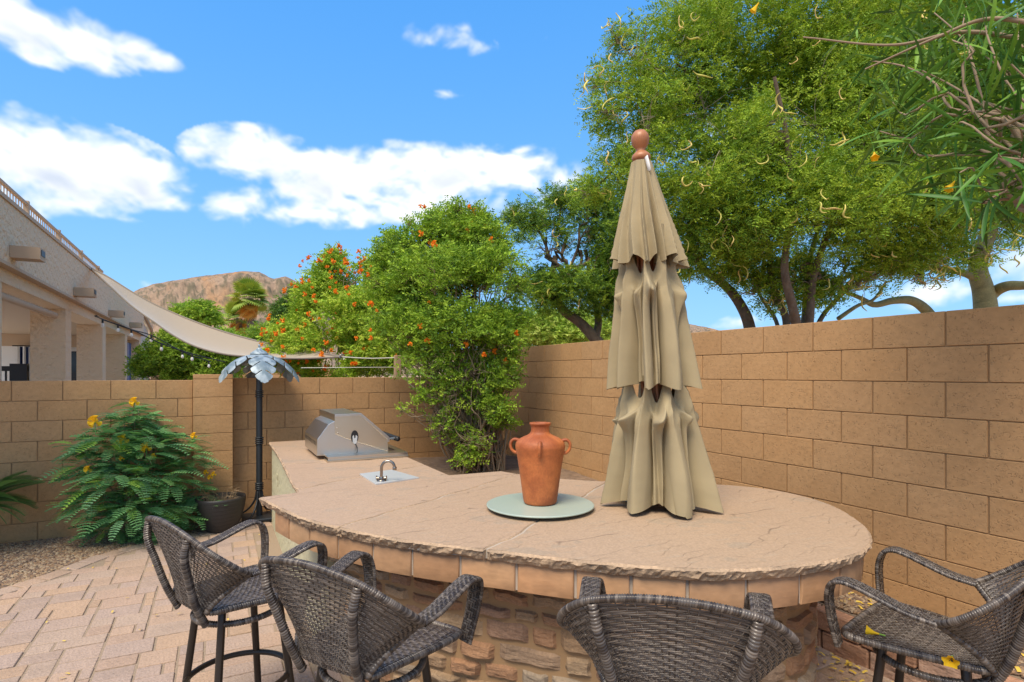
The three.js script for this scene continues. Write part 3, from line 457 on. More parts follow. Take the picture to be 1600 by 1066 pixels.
// ---------- outdoor kitchen counter ----------
const TOP = 0.92;
{
  const counter = thing('bar_counter', 'L-shaped outdoor bar counter with flagstone top, tile apron and stacked stone base', 'counter');
  const outline = [...frontCurve.filter((_, i) => i % 2 === 0).map((p) => [p.x, p.y]), [1.74, 4.012], [1.553, 4.02], [1.55, 5.0], [1.555, 6.0], [1.55, 6.88], [1.0, 6.9], [0.515, 6.88], [0.512, 6.0], [0.49, 5.0], [0.465, 4.3], [0.462, 3.885]];
  const clip = (P, nx, ny, d) => { const out = []; for (let i = 0; i < P.length; i++) { const A = P[i], B = P[(i + 1) % P.length], da = A[0] * nx + A[1] * ny - d, db = B[0] * nx + B[1] * ny - d; if (da >= 0) out.push(A); if ((da >= 0) !== (db >= 0)) { const t = da / (da - db); out.push([mix(A[0], B[0], t), mix(A[1], B[1], t), 1]); } } return out; };
  const line = (p, q) => { const dx = q[0] - p[0], dy = q[1] - p[1], l = Math.hypot(dx, dy), nx = dy / l, ny = -dx / l; return [nx, ny, nx * p[0] + ny * p[1]]; };   // positive to the right of p -> q
  const cuts = [line([0.53, 2.915], [1.9, 3.74]), line([1.035, 2.245], [2.35, 3.2])];
  const neg = ([x, y, d], g = 0.0045) => [-x, -y, -d + g], pos = ([x, y, d], g = 0.0045) => [x, y, d + g];
  const gl = line([0.40, 3.97], [1.62, 4.62]), gl2 = line([0.4, 5.15], [1.7, 5.0]);
  const pieces = [clip(clip(outline, ...neg(cuts[0])), ...pos(gl)), clip(clip(clip(outline, ...neg(cuts[0])), ...neg(gl)), ...pos(gl2)), clip(clip(clip(outline, ...neg(cuts[0])), ...neg(gl)), ...neg(gl2)), clip(clip(outline, ...pos(cuts[0])), ...neg(cuts[1])), clip(outline, ...pos(cuts[1]))];
  const sinkHole = [[0.965, 3.885], [1.30, 3.985], [1.215, 4.40], [0.955, 4.33]];
  pieces.forEach((P, id) => {
    // resample the rim every 12 mm, then chip it
    let R = []; for (let i = 0; i < P.length; i++) { const A = P[i], B = P[(i + 1) % P.length], l = Math.hypot(B[0] - A[0], B[1] - A[1]); if (l < 1e-4) continue; const n = Math.max(1, Math.round(l / 0.012)), cut = A[2] && B[2]; for (let k = 0; k < n; k++) R.push([mix(A[0], B[0], k / n), mix(A[1], B[1], k / n), cut]); }
    R = R.map(([x, y, c]) => c ? [x + 0.07 * (fbm(x * 4 + 3, y * 4, 0, 3) - 0.5), y + 0.07 * (fbm(x * 4 + 31, y * 4 + 9, 0, 3) - 0.5), c] : [x, y, c]);
    const n = R.length, N = R.map((p, i) => { const a = R[(i + n - 1) % n], b = R[(i + 1) % n], l = Math.hypot(b[0] - a[0], b[1] - a[1]) || 1; return [(b[1] - a[1]) / l, -(b[0] - a[0]) / l]; });
    let area = 0; R.forEach((p, i) => { const q = R[(i + 1) % n]; area += p[0] * q[1] - q[0] * p[1]; }); const sg = area > 0 ? 1 : -1;
    const ring = (lev) => R.map((p, i) => { const c = p[2] ? 0.1 : 1, s = p[0] * 1.3, t = p[1] * 1.3; let o = 0, h = 0;
      if (lev === 0) { o = -0.007 - 0.008 * c * fbm(s * 30, t * 30, 0, 3); h = 0; }
      if (lev === 1) { o = c * (0.016 * (fbm(s * 36, t * 36, 4.1, 4) - 0.5)); h = -0.006 - 0.006 * c * vn(s * 50, t * 50); }
      if (lev === 2) { o = c * (-0.004 + 0.030 * (fbm(s * 40 + 5, t * 40, 2.2, 4) - 0.5)); h = -0.019 + c * 0.012 * (vn(s * 40, t * 40, 3.3) - 0.5); }
      if (lev === 3) { o = c * (-0.012 + 0.034 * (fbm(s * 44 + 9, t * 44, 7.2, 4) - 0.5)); h = -0.034 + c * 0.012 * (vn(s * 44, t * 44, 8.3) - 0.5); }
      if (lev === 4) { o = -0.022 * c + c * 0.02 * (fbm(s * 30, t * 30, 9.1, 3) - 0.5); h = -0.050 + c * 0.010 * (vn(s * 25, t * 25, 5.5) - 0.5); }
      return [p[0] + N[i][0] * o * sg, p[1] + N[i][1] * o * sg, TOP + h]; });
    const rings = [0, 1, 2, 3, 4].map(ring), top = rings[0].map((p) => new THREE.Vector2(p[0], p[1])), tri = THREE.ShapeUtils.triangulateShape(top, []);
    const g = new THREE.BufferGeometry(), pos2 = [], uv = []; for (const t of tri) for (const k of (sg > 0 ? t : [t[0], t[2], t[1]])) { pos2.push(top[k].x, TOP, -top[k].y); uv.push(top[k].x + id * 0.31, top[k].y * 1 + id * 0.47); }
    g.setAttribute('position', new THREE.Float32BufferAttribute(pos2, 3)); g.setAttribute('uv', new THREE.Float32BufferAttribute(uv, 2)); g.computeVertexNormals();
    const slab = part('flagstone_slab', g, M.slabs[id % 5], counter);
    const P3 = [], U3 = [], I3 = []; let run = 0; for (let i = 0; i <= n; i++) { for (let l = 0; l < 5; l++) { const p = rings[l][i % n]; P3.push(p[0], p[2], -p[1]); U3.push(run, l * 0.013); } run += 0.012; }
    for (let i = 0; i < n; i++) for (let l = 0; l < 4; l++) { const a = i * 5 + l, b = a + 1, c = a + 5, d = c + 1; I3.push(a, b, c, b, d, c); }
    const e = new THREE.BufferGeometry(); e.setAttribute('position', new THREE.Float32BufferAttribute(P3, 3)); e.setAttribute('uv', new THREE.Float32BufferAttribute(U3, 2)); e.setIndex(I3); const ef = e.toNonIndexed(); ef.computeVertexNormals();
    part('chiselled_edge', ef, M.slabEdge, slab);
  });
  // grout bed just under the slab tops
  const inner = [...inset(0.022).filter((_, i) => i % 3 === 0).map((p) => [p.x, p.y]), [1.53, 4.04], [1.53, 6.86], [0.54, 6.86], [0.49, 4.3], [0.49, 3.9]];
  const gg = extrude(inner, 0.04).rotateX(-Math.PI / 2).translate(0, TOP - 0.0455, 0); part('grout', boxUV(gg), M.grout, counter);
  // base: stucco block under the grill side, stone-clad drum under the bar
  part('stucco_base', yardBox(0.545, 1.50, 3.41, 6.84, -0.02, TOP - 0.047), M.stucco, counter);
  const core = basePoly.filter((_, i) => i > 22 && i % 3 === 0).map((p) => [p.x, p.y]); part('base_core', boxUV(extrude(core, TOP - 0.046).rotateX(-Math.PI / 2)), M.mortar, counter);
  part('outlet_cover', chamferBox(0.008, 0.115, 0.075, 0.003).translate(0.540, onA(433, 745, 0.54).y - 0.03, onA(433, 745, 0.54).z), M.stucco, counter);
  // tile apron: one mesh per tile, following the front edge
  const ap = inset(0.045), r = rng(12), cum = [0]; for (let i = 1; i < ap.length; i++) cum.push(cum[i - 1] + ap[i].distanceTo(ap[i - 1]));
  const atS = (C, cm, s) => { let i = 0; while (i < cm.length - 2 && cm[i + 1] < s) i++; return C[i].clone().lerp(C[i + 1], clamp((s - cm[i]) / (cm[i + 1] - cm[i] || 1))); };
  const total = cum.at(-1); let s = 0.19, k = 0;
  const strip = ap.filter((_, i) => cum[i] > 0.18 && cum[i] < total - 0.1);
  const backing = grid(strip.length - 1, 1, (u, v) => { const p = strip[Math.round(u * (strip.length - 1))]; return yard(p.x, p.y, TOP - 0.052 - 0.122 * v); }, [total, 0.12]);
  part('apron_grout', backing, M.grout, counter);
  while (s < total - 0.3) {
    const w = 0.215 + 0.05 * r(), e = s + w - 0.013, n = 4, top = TOP - 0.052 + 0.002, bot = TOP - 0.178 - 0.004 * r(), P = [];
    const col = (u, off) => { const q = atS(ap, cum, mix(s, e, u)), q2 = atS(ap, cum, mix(s, e, u) + 0.01), t = q2.clone().sub(q).normalize(); return V3(q.x + t.y * off, q.y - t.x * off, 0); };
    const ease = (u) => u < 0.08 ? 0 : u > 0.92 ? 0 : 1, us = [0, 0.0, 0.03, 0.5, 0.97, 1, 1], g = grid(6, 4, (u, v) => { const ui = Math.round(u * 6), vi = Math.round(v * 4), edge = ui === 0 || ui === 6 || vi === 0 || vi === 4, rim = ui === 1 || ui === 5 || vi === 1 || vi === 3, p = col(us[ui], edge ? -0.004 : rim ? 0.0075 : 0.011); return yard(p.x, p.y, mix(top, bot, [0, 0.0, 0.5, 1, 1][vi] * (1 - 0.0) + (rim && !edge ? (vi === 1 ? 0.02 : vi === 3 ? -0.02 : 0) : 0))); }, [w, 0.125]);
    const uv = g.attributes.uv; for (let i = 0; i < uv.count; i++) uv.setXY(i, uv.getX(i) + k * 0.21, uv.getY(i) + k * 0.13);
    part('apron_tile', g, M.tiles[Math.floor(r() * 4)], counter); s += w; k++;
  }
  // stacked stones
  const bc = inset(0.25), bcum = [0]; for (let i = 1; i < bc.length; i++) bcum.push(bcum[i - 1] + bc[i].distanceTo(bc[i - 1]));
  const s0 = 0.36, s1 = bcum.at(-1) - 0.8; let h = 0.0, row = 0, id = 0;
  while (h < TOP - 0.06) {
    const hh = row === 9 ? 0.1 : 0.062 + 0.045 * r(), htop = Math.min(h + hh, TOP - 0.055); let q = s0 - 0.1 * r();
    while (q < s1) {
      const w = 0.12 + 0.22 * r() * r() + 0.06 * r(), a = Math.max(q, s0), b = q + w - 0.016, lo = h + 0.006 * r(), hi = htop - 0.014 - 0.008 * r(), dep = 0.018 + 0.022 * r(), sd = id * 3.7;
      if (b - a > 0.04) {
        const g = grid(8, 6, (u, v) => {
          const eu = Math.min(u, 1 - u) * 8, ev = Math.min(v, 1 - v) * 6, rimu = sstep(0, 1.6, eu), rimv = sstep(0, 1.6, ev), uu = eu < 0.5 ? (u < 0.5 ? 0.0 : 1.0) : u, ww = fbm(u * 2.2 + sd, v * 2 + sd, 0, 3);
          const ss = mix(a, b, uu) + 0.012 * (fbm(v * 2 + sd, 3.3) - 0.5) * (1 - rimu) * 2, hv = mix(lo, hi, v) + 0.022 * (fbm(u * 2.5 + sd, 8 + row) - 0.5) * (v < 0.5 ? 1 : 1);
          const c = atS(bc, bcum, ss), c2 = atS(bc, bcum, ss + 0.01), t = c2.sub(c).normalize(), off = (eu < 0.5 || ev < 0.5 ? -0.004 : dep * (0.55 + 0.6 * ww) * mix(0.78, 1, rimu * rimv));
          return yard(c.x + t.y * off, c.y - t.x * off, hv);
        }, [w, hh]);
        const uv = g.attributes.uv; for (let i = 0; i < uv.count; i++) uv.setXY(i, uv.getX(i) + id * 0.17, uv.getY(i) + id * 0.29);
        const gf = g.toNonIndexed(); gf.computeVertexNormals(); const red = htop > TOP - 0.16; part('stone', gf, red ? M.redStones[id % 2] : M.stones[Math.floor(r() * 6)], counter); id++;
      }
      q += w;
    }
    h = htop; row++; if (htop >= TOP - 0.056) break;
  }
}
{ // grill, built into the counter near the low wall; its hood opens to the right
  const grill = thing('built_in_grill', 'stainless steel built-in gas grill with sloping hood on the counter', 'grill');
  const NB = 5.25, FB = 6.05, L = (list) => list.map(([x, y]) => { const p = onB(x, y, NB); return [p.x, Math.max(p.y, TOP + 0.002)]; });
  const ex = (poly, b0, b1, bevel = 0.004) => { const g = extrude(poly, b1 - b0 - 2 * bevel, bevel); g.translate(0, 0, -b1 + bevel); return boxUV(g); };
  part('firebox', ex(L([[496, 712], [496.5, 687], [513.5, 664], [523, 659], [530, 655], [601, 690], [602, 712]]), NB + 0.006, FB - 0.02), M.steel, grill);
  const hood = part('hood', ex(L([[524, 678], [523.5, 651], [563.5, 649], [605.5, 684], [606, 705], [545, 686]]), NB - 0.002, FB), M.steelTan, grill);
  const roof = L([[523, 651.5], [523, 648], [564, 646], [608, 683.5], [608, 690], [605, 690], [605, 686], [563, 649.5]]); part('hood_top', ex(roof, NB - 0.008, FB + 0.012, 0.002), M.steel, hood);
  const b1 = onB(497, 688, NB), b2 = onB(514, 665, NB);
  for (let i = 0; i < 9; i++) part('vent_slot', yardBox(b1.x - 0.008, b1.x - 0.003, NB + 0.06 + i * 0.08, NB + 0.10 + i * 0.08, b1.y - 0.055, b1.y - 0.02), M.black, grill);
  const hp = onB(609, 684, NB), ha = hp.x + 0.085, hb0 = NB + 0.06, hb1 = FB - 0.06;
  const handle = part('handle', sweep([yard(ha, hb0 - 0.03, hp.y - 0.02), yard(ha, hb1 + 0.03, hp.y - 0.02)], 0.024, 14), M.black, hood);
  for (const b of [hb0 + 0.03, hb1 - 0.03]) part('handle_bracket', sweep([yard(hp.x - 0.01, b, hp.y - 0.02), yard(ha, b, hp.y - 0.02)], 0.012, 8), M.chrome, handle);
  // oval spit opening with its bracket
  const o = onB(554, 682.5, NB), e = new THREE.CircleGeometry(1, 28); e.scale(0.033, 0.058, 1); part('spit_opening', e.translate(o.x, o.y, -(NB - 0.006)), M.black, hood);
  part('spit_bracket', extrude([[-0.02, 0.018], [-0.009, 0.03], [-0.006, 0.002], [0.006, 0.002], [0.009, 0.03], [0.022, 0.018], [0.016, -0.035], [0, -0.05], [-0.016, -0.035]], 0.006, 0.001).translate(o.x, o.y - 0.016, -(NB - 0.0075)), M.sinkLid, hood);
  part('spit_wire', sweep(curve([yard(o.x + 0.003, NB - 0.01, o.y - 0.06), yard(o.x + 0.02, NB - 0.014, o.y - 0.10), yard(o.x + 0.01, NB - 0.05, TOP + 0.05)], 12), 0.0045, 5), M.darkMetal, grill);
  for (const [x, y] of [[526.5, 668.5], [528, 676.5], [478.5, 672], [495.5, 681.5]]) { const q = onB(x, y, NB); if (x > 500) part('rivet', new THREE.SphereGeometry(0.006, 8, 6).translate(q.x, q.y, -(NB - 0.004)), M.chrome, hood); }
  part('side_tray', join([yardBox(0.85, 1.555, 5.085, NB + 0.01, TOP + 0.03, TOP + 0.042), yardBox(0.85, 1.555, 5.085, 5.093, TOP + 0.014, TOP + 0.0295)]), M.steel, grill);
  part('tray_lip', yardBox(0.842, 1.56, 5.06, NB + 0.004, TOP + 0.002, TOP + 0.0135), M.steelTan, grill);
  part('front_trim', yardBox(1.50, 1.563, NB + 0.011, FB, TOP + 0.003, TOP + 0.04), M.steel, grill);
}
{ // sink lid and faucet
  const sink = thing('bar_sink', 'small inset bar sink with a pale flat cover beside the faucet', 'sink');
  const P = [[0.965, 3.885], [1.30, 3.985], [1.215, 4.40], [0.955, 4.33]]; part('sink_cover', boxUV(extrude(P, 0.008, 0.002).rotateX(-Math.PI / 2).translate(0, TOP + 0.0005, 0)), M.sinkLid, sink);
  const ftop = thing('faucet', 'dark bronze gooseneck bar faucet standing at the corner of the sink cover', 'faucet'), f = onH(596, 754, TOP), right = V3(CS, 0, SN), y = TOP + 0.011;
  const at = (r, h) => f.clone().addScaledVector(right, r * 0.85).setY(y + h * 0.8);
  part('base_plate', lathe([[0, 0.012], [0.03, 0.011], [0.034, 0.004], [0.034, 0]], 20).translate(f.x, y, f.z), M.bronze, ftop);
  part('spout', sweep(curve([at(0, 0), at(0, 0.07), at(0.002, 0.125), at(0.02, 0.158), at(0.055, 0.172), at(0.09, 0.158), at(0.105, 0.13), at(0.108, 0.115)], 40), 0.0105, 12), M.bronze, ftop);
  part('nozzle', sweep([at(0.108, 0.122), at(0.108, 0.095)], 0.0145, 12), M.bronze, ftop);
  part('collar', sweep([at(0, 0.0), at(0, 0.035)], 0.017, 12), M.bronze, ftop);
  for (const s of [-1, 1]) { const k = part('tap_handle', sweep([at(s * 0.012, 0.022), at(s * 0.042, 0.026)], 0.007, 8), M.bronze, ftop); part('handle_cross', sweep([at(s * 0.04, 0.01), at(s * 0.04, 0.044)], 0.0055, 8), M.bronze, k); }
}
{ // glass turntable, clay jar
  const c = yard(1.62, 2.79, TOP), disc = thing('glass_turntable', 'round frosted pale green glass turntable under the clay jar', 'turntable');
  part('glass_plate', lathe([[0.001, 0.030], [0.295, 0.030], [0.302, 0.027], [0.302, 0.021], [0.295, 0.018], [0.001, 0.018]], 96).translate(c.x, c.y, c.z), M.glassDisc, disc);
  part('bearing', lathe([[0.001, 0.018], [0.10, 0.0178], [0.10, 0.001], [0.001, 0.001]], 40).translate(c.x, c.y, c.z), M.darkMetal, disc);
  const jar = thing('clay_jar', 'orange terracotta jar with four small loop handles on the glass turntable', 'jar');
  const prof = [[0.001, 0.004], [0.07, 0.0], [0.088, 0.004], [0.095, 0.02], [0.102, 0.07], [0.114, 0.16], [0.128, 0.25], [0.139, 0.308], [0.139, 0.330], [0.130, 0.350], [0.105, 0.368], [0.072, 0.383], [0.056, 0.396], [0.052, 0.412], [0.053, 0.432], [0.060, 0.443], [0.061, 0.450], [0.056, 0.453], [0.047, 0.447], [0.043, 0.42], [0.048, 0.39], [0.10, 0.35], [0.11, 0.25], [0.07, 0.03], [0.001, 0.025]];
  const pc = new THREE.SplineCurve(prof.map(([r, y]) => new THREE.Vector2(r, y))).getPoints(110), g = new THREE.LatheGeometry(pc.map((p) => new THREE.Vector2(Math.max(p.x, 0.0005), p.y)), 72);
  { const p = g.attributes.position, uv = g.attributes.uv; for (let i = 0; i < p.count; i++) { const x = p.getX(i), y = p.getY(i), z = p.getZ(i), k = 1 + 0.012 * (fbm(Math.atan2(x, z) * 2 + 9, y * 9) - 0.5); p.setXYZ(i, x * k, y, z * k); uv.setXY(i, Math.atan2(x, z) * 0.14, y); } g.computeVertexNormals(); }
  const jy = TOP + 0.031; part('body', g.translate(c.x, jy, c.z), M.clay, jar);
  const face = Math.atan2(-c.x, -c.z);
  for (const k of [0.02, 1.55, -1.62, 3.14]) { const ang = face + k - 0.03, d = V3(Math.sin(ang), 0, Math.cos(ang)), q = (r, y) => V3(c.x + d.x * r, jy + y, c.z + d.z * r); part('handle', sweep(curve([q(0.118, 0.352), q(0.150, 0.356), q(0.167, 0.335), q(0.163, 0.302), q(0.145, 0.285), q(0.128, 0.282)], 24), (t) => 0.0125 - 0.002 * Math.sin(t * Math.PI), 12, { flat: 0.8 }), M.clay, jar); }
}
// ---------- closed umbrella standing through the counter ----------
{
  const umb = thing('market_umbrella', 'closed khaki canvas umbrella with three tiers and a wooden ball finial', 'umbrella');
  const foot = atZ(1032, 800, 3.28).setY(TOP), head = atZ(999.5, 203, 3.24), axis = head.clone().sub(foot).normalize();
  const P = (h) => foot.clone().addScaledVector(axis, (h - TOP) / axis.y), HH = head.y;
  const X = V3(CS, 0, SN), Zc = V3(-SN, 0, CS);                          // to the right, towards the camera
  part('pole', sweep([P(TOP + 0.002), P(HH - 0.2)], 0.021, 16), M.redWood, umb);
  const q = new THREE.Quaternion().setFromUnitVectors(V3(0, 1, 0), axis), fin = lathe([[0.001, 0.0], [0.001, 0.0], [0.03, -0.008], [0.047, -0.03], [0.052, -0.055], [0.045, -0.085], [0.028, -0.105], [0.024, -0.118], [0.034, -0.128], [0.049, -0.142], [0.054, -0.158], [0.048, -0.172], [0.036, -0.178], [0.050, -0.186], [0.056, -0.205], [0.05, -0.24], [0.03, -0.25]], 32);
  fin.applyQuaternion(q); fin.translate(head.x, head.y, head.z); part('finial', fin, M.redWood, umb);
  const rr = rng(44);
  const tiers = [[HH - 0.185, 2.315, 0.060, 0.225, 0.42, 0.0], [2.40, 1.605, 0.148, 0.268, 0.50, 0.085], [1.69, 0.945, 0.160, 0.348, 0.52, 0.115]];
  tiers.forEach(([h0, h1, r0, r1, fold, bag], ti) => {
    const ph = Array.from({ length: 9 }, () => rr()), bags = Array.from({ length: 9 }, () => 0.35 + 0.9 * rr()), NT = 288;
    const f = (u, v) => {
      const th = u * Math.PI * 2, sw = 0.20 * v * Math.sin(th + ti) + 0.05 * Math.sin(v * 5 + th * 2), x8 = (th + sw + 0.07 * Math.sin(2 * th + ti * 2) + 0.06 * Math.sin(5 * th + ti)) / (Math.PI / 4) + 0.35 * ti, k = ((Math.floor(x8) % 8) + 8) % 8, fr = x8 - Math.floor(x8);
      const sf = Math.abs(Math.sin(Math.PI * fr)), pleat = Math.pow(sf, ti ? mix(0.45, 1.7, v) : 0.75);   // 0 on the rib, 1 between ribs
      const side = Math.sin(2 * Math.PI * fr) * (ph[k] - 0.5), base = mix(r0, r1, Math.pow(v, ti ? 0.95 : 1.05)), p2 = ph[(k + 3) % 8], p3 = ph[(k + 5) % 8];
      let R, h = mix(h0, h1, v);
      if (!ti) {
        R = base * (1 - fold * (0.25 + 0.75 * v) * pleat * (0.7 + 0.5 * p2)) + base * 0.34 * (0.25 + v) * Math.exp(-(((fr - 0.34 - 0.32 * ph[k]) / 0.10) ** 2)) * (0.6 + 0.5 * ph[(k + 1) % 8]);
        R -= base * 0.20 * (0.3 + 0.7 * v) * Math.exp(-(((fr - 0.62 + 0.34 * p3) / 0.055) ** 2));
        h += (v > 0.5 ? (v - 0.5) * 2 : 0) * (0.02 * Math.cos(2 * Math.PI * fr) - 0.012 + 0.02 * (ph[k] - 0.5));
      } else {                                                          // hung from straps on the ribs: narrow at the strap, a slack pouch between, deep valleys below it
        const pouch = Math.exp(-(((v - 0.24 - 0.10 * p2) / 0.13) ** 2)), deep = (0.26 + 0.20 * sstep(0.30, 0.72, v)) * (0.75 + 0.5 * p3);
        R = base * (1 - deep * pleat) + bag * bags[k] * pouch * Math.exp(-(((fr - 0.5 + 0.4 * (ph[(k + 4) % 8] - 0.5)) / 0.21) ** 2));
        for (const [o, d] of [[0.24 + 0.14 * p2, 0.20], [0.68 + 0.16 * p3, 0.22]]) R -= base * d * sstep(0.12, 0.4, v) * Math.exp(-(((fr - o - 0.05 * Math.sin(v * 4 + k)) / 0.045) ** 2));
        R += base * 0.10 * sstep(0.2, 0.5, v) * Math.exp(-(((fr - 0.46 - 0.2 * (p2 - 0.5)) / 0.08) ** 2));
        h -= (1 - sstep(0, 0.46, v)) * 0.17 * Math.pow(sf, 1.1) * (0.55 + 0.8 * ph[(k + 2) % 8]);
        h += sstep(0.7, 1, v) * (0.035 * pleat - 0.012 + 0.02 * (ph[k] - 0.5));
        R += base * 0.30 * (fbm(x8 * 2.1 + 5, v * 6 + ti * 13, 0, 3) - 0.5) * Math.exp(-(((v - 0.22) / 0.16) ** 2));
      }
      R += base * 0.16 * (fbm(x8 * 1.1 + ti * 31, v * 1.3 + 4, 0, 3) - 0.5) * (0.35 + 0.65 * v);
      const c = P(h), ang = th;
      return c.addScaledVector(X, Math.sin(ang) * R).addScaledVector(Zc, Math.cos(ang) * R);
    };
    part('canopy_tier', grid(NT, 56, f, [2.2, 0.9], true), M.canvas, umb);
    for (let k = 0; k < 8; k++) {                                                            // ribs and the straps that hang each tier from them
      const th = (k - 0.35 * ti) * Math.PI / 4, dir = X.clone().multiplyScalar(Math.sin(th)).addScaledVector(Zc, Math.cos(th));
      if (ti) part('strap', sweep([P(h0 + 0.10).addScaledVector(dir, r0 * 0.92), P(h0 - 0.02).addScaledVector(dir, r0 * 0.98)], 0.012, 6, { flat: 0.25, hint: dir }), M.canvas, umb);
    }
  });
  for (let k = 0; k < 8; k++) { const th = k * Math.PI / 4, dir = X.clone().multiplyScalar(Math.sin(th)).addScaledVector(Zc, Math.cos(th)); part('rib', sweep([P(HH - 0.24).addScaledVector(dir, 0.038), P(1.6).addScaledVector(dir, 0.065), P(1.02).addScaledVector(dir, 0.085)], 0.009, 6), M.redWood, umb); }
  part('top_tab', sweep(curve([P(HH - 0.17).addScaledVector(Zc, 0.055).addScaledVector(X, 0.015), P(HH - 0.23).addScaledVector(Zc, 0.075).addScaledVector(X, 0.02), P(HH - 0.255).addScaledVector(Zc, 0.07).addScaledVector(X, 0.025)], 8), 0.014, 6, { flat: 0.3 }), M.white, umb);
}
// ---------- floor lamp with metal palm leaves ----------
{
  const lamp = thing('leaf_lamp', 'tall dark metal floor lamp with blue-grey palm-leaf shade by the low wall', 'floor lamp');
  const f = onH(405, 812, 0.012), y1 = 1.68 + (584 - 556) * 6.45 / FOCAL; f.y = 0.012;
  const V = (x, y, z) => V3(f.x + x, y, f.z + z);
  part('base', chamferBox(0.36, 0.05, 0.36, 0.015).translate(f.x, 0.037, f.z), M.darkMetal, lamp);
  for (let k = 0; k < 4; k++) { const a = k * Math.PI / 2 + 0.5, c = Math.cos(a), s = Math.sin(a); part('scroll_foot', sweep(curve([V(c * 0.03, 0.34, s * 0.03), V(c * 0.05, 0.24, s * 0.05), V(c * 0.12, 0.14, s * 0.12), V(c * 0.20, 0.085, s * 0.20), V(c * 0.25, 0.075, s * 0.25)], 20), 0.011, 8), M.darkMetal, lamp); }
  part('pole', sweep([V(0, 0.06, 0), V(0, 1.78, 0)], 0.034, 16), M.darkMetal, lamp);
  for (const [py] of [[616], [690], [762]]) { const y = 1.68 - (py - 584) * 6.45 / FOCAL; part('pole_ring', join([-0.032, -0.011, 0.011, 0.032].map((d) => lathe([[0.03, -0.008], [0.046, -0.005], [0.046, 0.005], [0.03, 0.008]], 20).translate(f.x, y + d, f.z))), M.darkMetal, lamp); }
  const cy = 1.68 + (584 - 553) * 6.45 / FOCAL;
  part('cap', lathe([[0.001, 0.115], [0.012, 0.105], [0.014, 0.09], [0.008, 0.075], [0.02, 0.068], [0.03, 0.06], [0.034, 0.05], [0.06, 0.035], [0.09, 0.012], [0.10, 0.0], [0.098, -0.008], [0.06, -0.006]], 28).translate(f.x, cy, f.z), M.lampMetal, lamp);
  // leaf: a long curved sheet with slits that run from near the midrib to the edge
  const leaf = () => {
    const nu = 84, nw = 24, P = [], UV = [], I = [], W = (u) => 0.128 * Math.pow(Math.sin(Math.PI * Math.pow(clamp(0.05 + u * 0.95), 0.75)), 0.7) + 0.012;
    const slit = (u) => { const c = (u * 4.2) % 1; return c > 0.9; };
    for (let i = 0; i <= nu; i++) for (let j = 0; j <= nw; j++) {
      const w = j / nw * 2 - 1, u0 = i / nu, lobe = (u0 * 4.2) % 1, round = 1 - 0.26 * Math.pow(Math.abs(lobe - 0.45) / 0.45, 3), u = clamp(u0 + Math.abs(w) * 0.085 * Math.sin(Math.PI * u0)), x = w * W(u0) * (u0 < 0.94 ? round : 1) * (u0 > 0.97 ? 0.55 : 1);
      const th = u * 1.42, R = 0.40, rad = 0.03 + R * Math.sin(th) * 0.86 + 0.07 * u, y = -R * (1 - Math.cos(th)) * 0.95 - 0.03 * (w * w) * Math.sin(Math.PI * u);
      P.push(x, y, rad); UV.push(x, u * 0.4);
    }
    for (let i = 0; i < nu; i++) for (let j = 0; j < nw; j++) { const w = Math.abs((j + 0.5) / nw * 2 - 1), u = (i + 0.5) / nu; if (u > 0.12 && u < 0.9 && slit(u) && w > 0.28) continue; const a = i * (nw + 1) + j, b = a + 1, c = a + nw + 1, d = c + 1; I.push(a, b, c, b, d, c); }
    const g = new THREE.BufferGeometry(); g.setAttribute('position', new THREE.Float32BufferAttribute(P, 3)); g.setAttribute('uv', new THREE.Float32BufferAttribute(UV, 2)); g.setIndex(I); g.computeVertexNormals(); return g;
  };
  const lg = leaf(), toCam = Math.atan2(-f.x, -f.z);
  for (const k of [0.12, 1.25, -1.10, 2.25, -2.2, 3.3]) { const o = part('palm_leaf', lg, M.lampMetal, lamp); o.position.set(f.x, cy - 0.004, f.z); o.rotation.y = toCam + k; }
  part('bulb_housing', lathe([[0.001, -0.05], [0.05, -0.06], [0.055, -0.12], [0.03, -0.15], [0.001, -0.15]], 20).translate(f.x, cy, f.z), M.black, lamp);
}

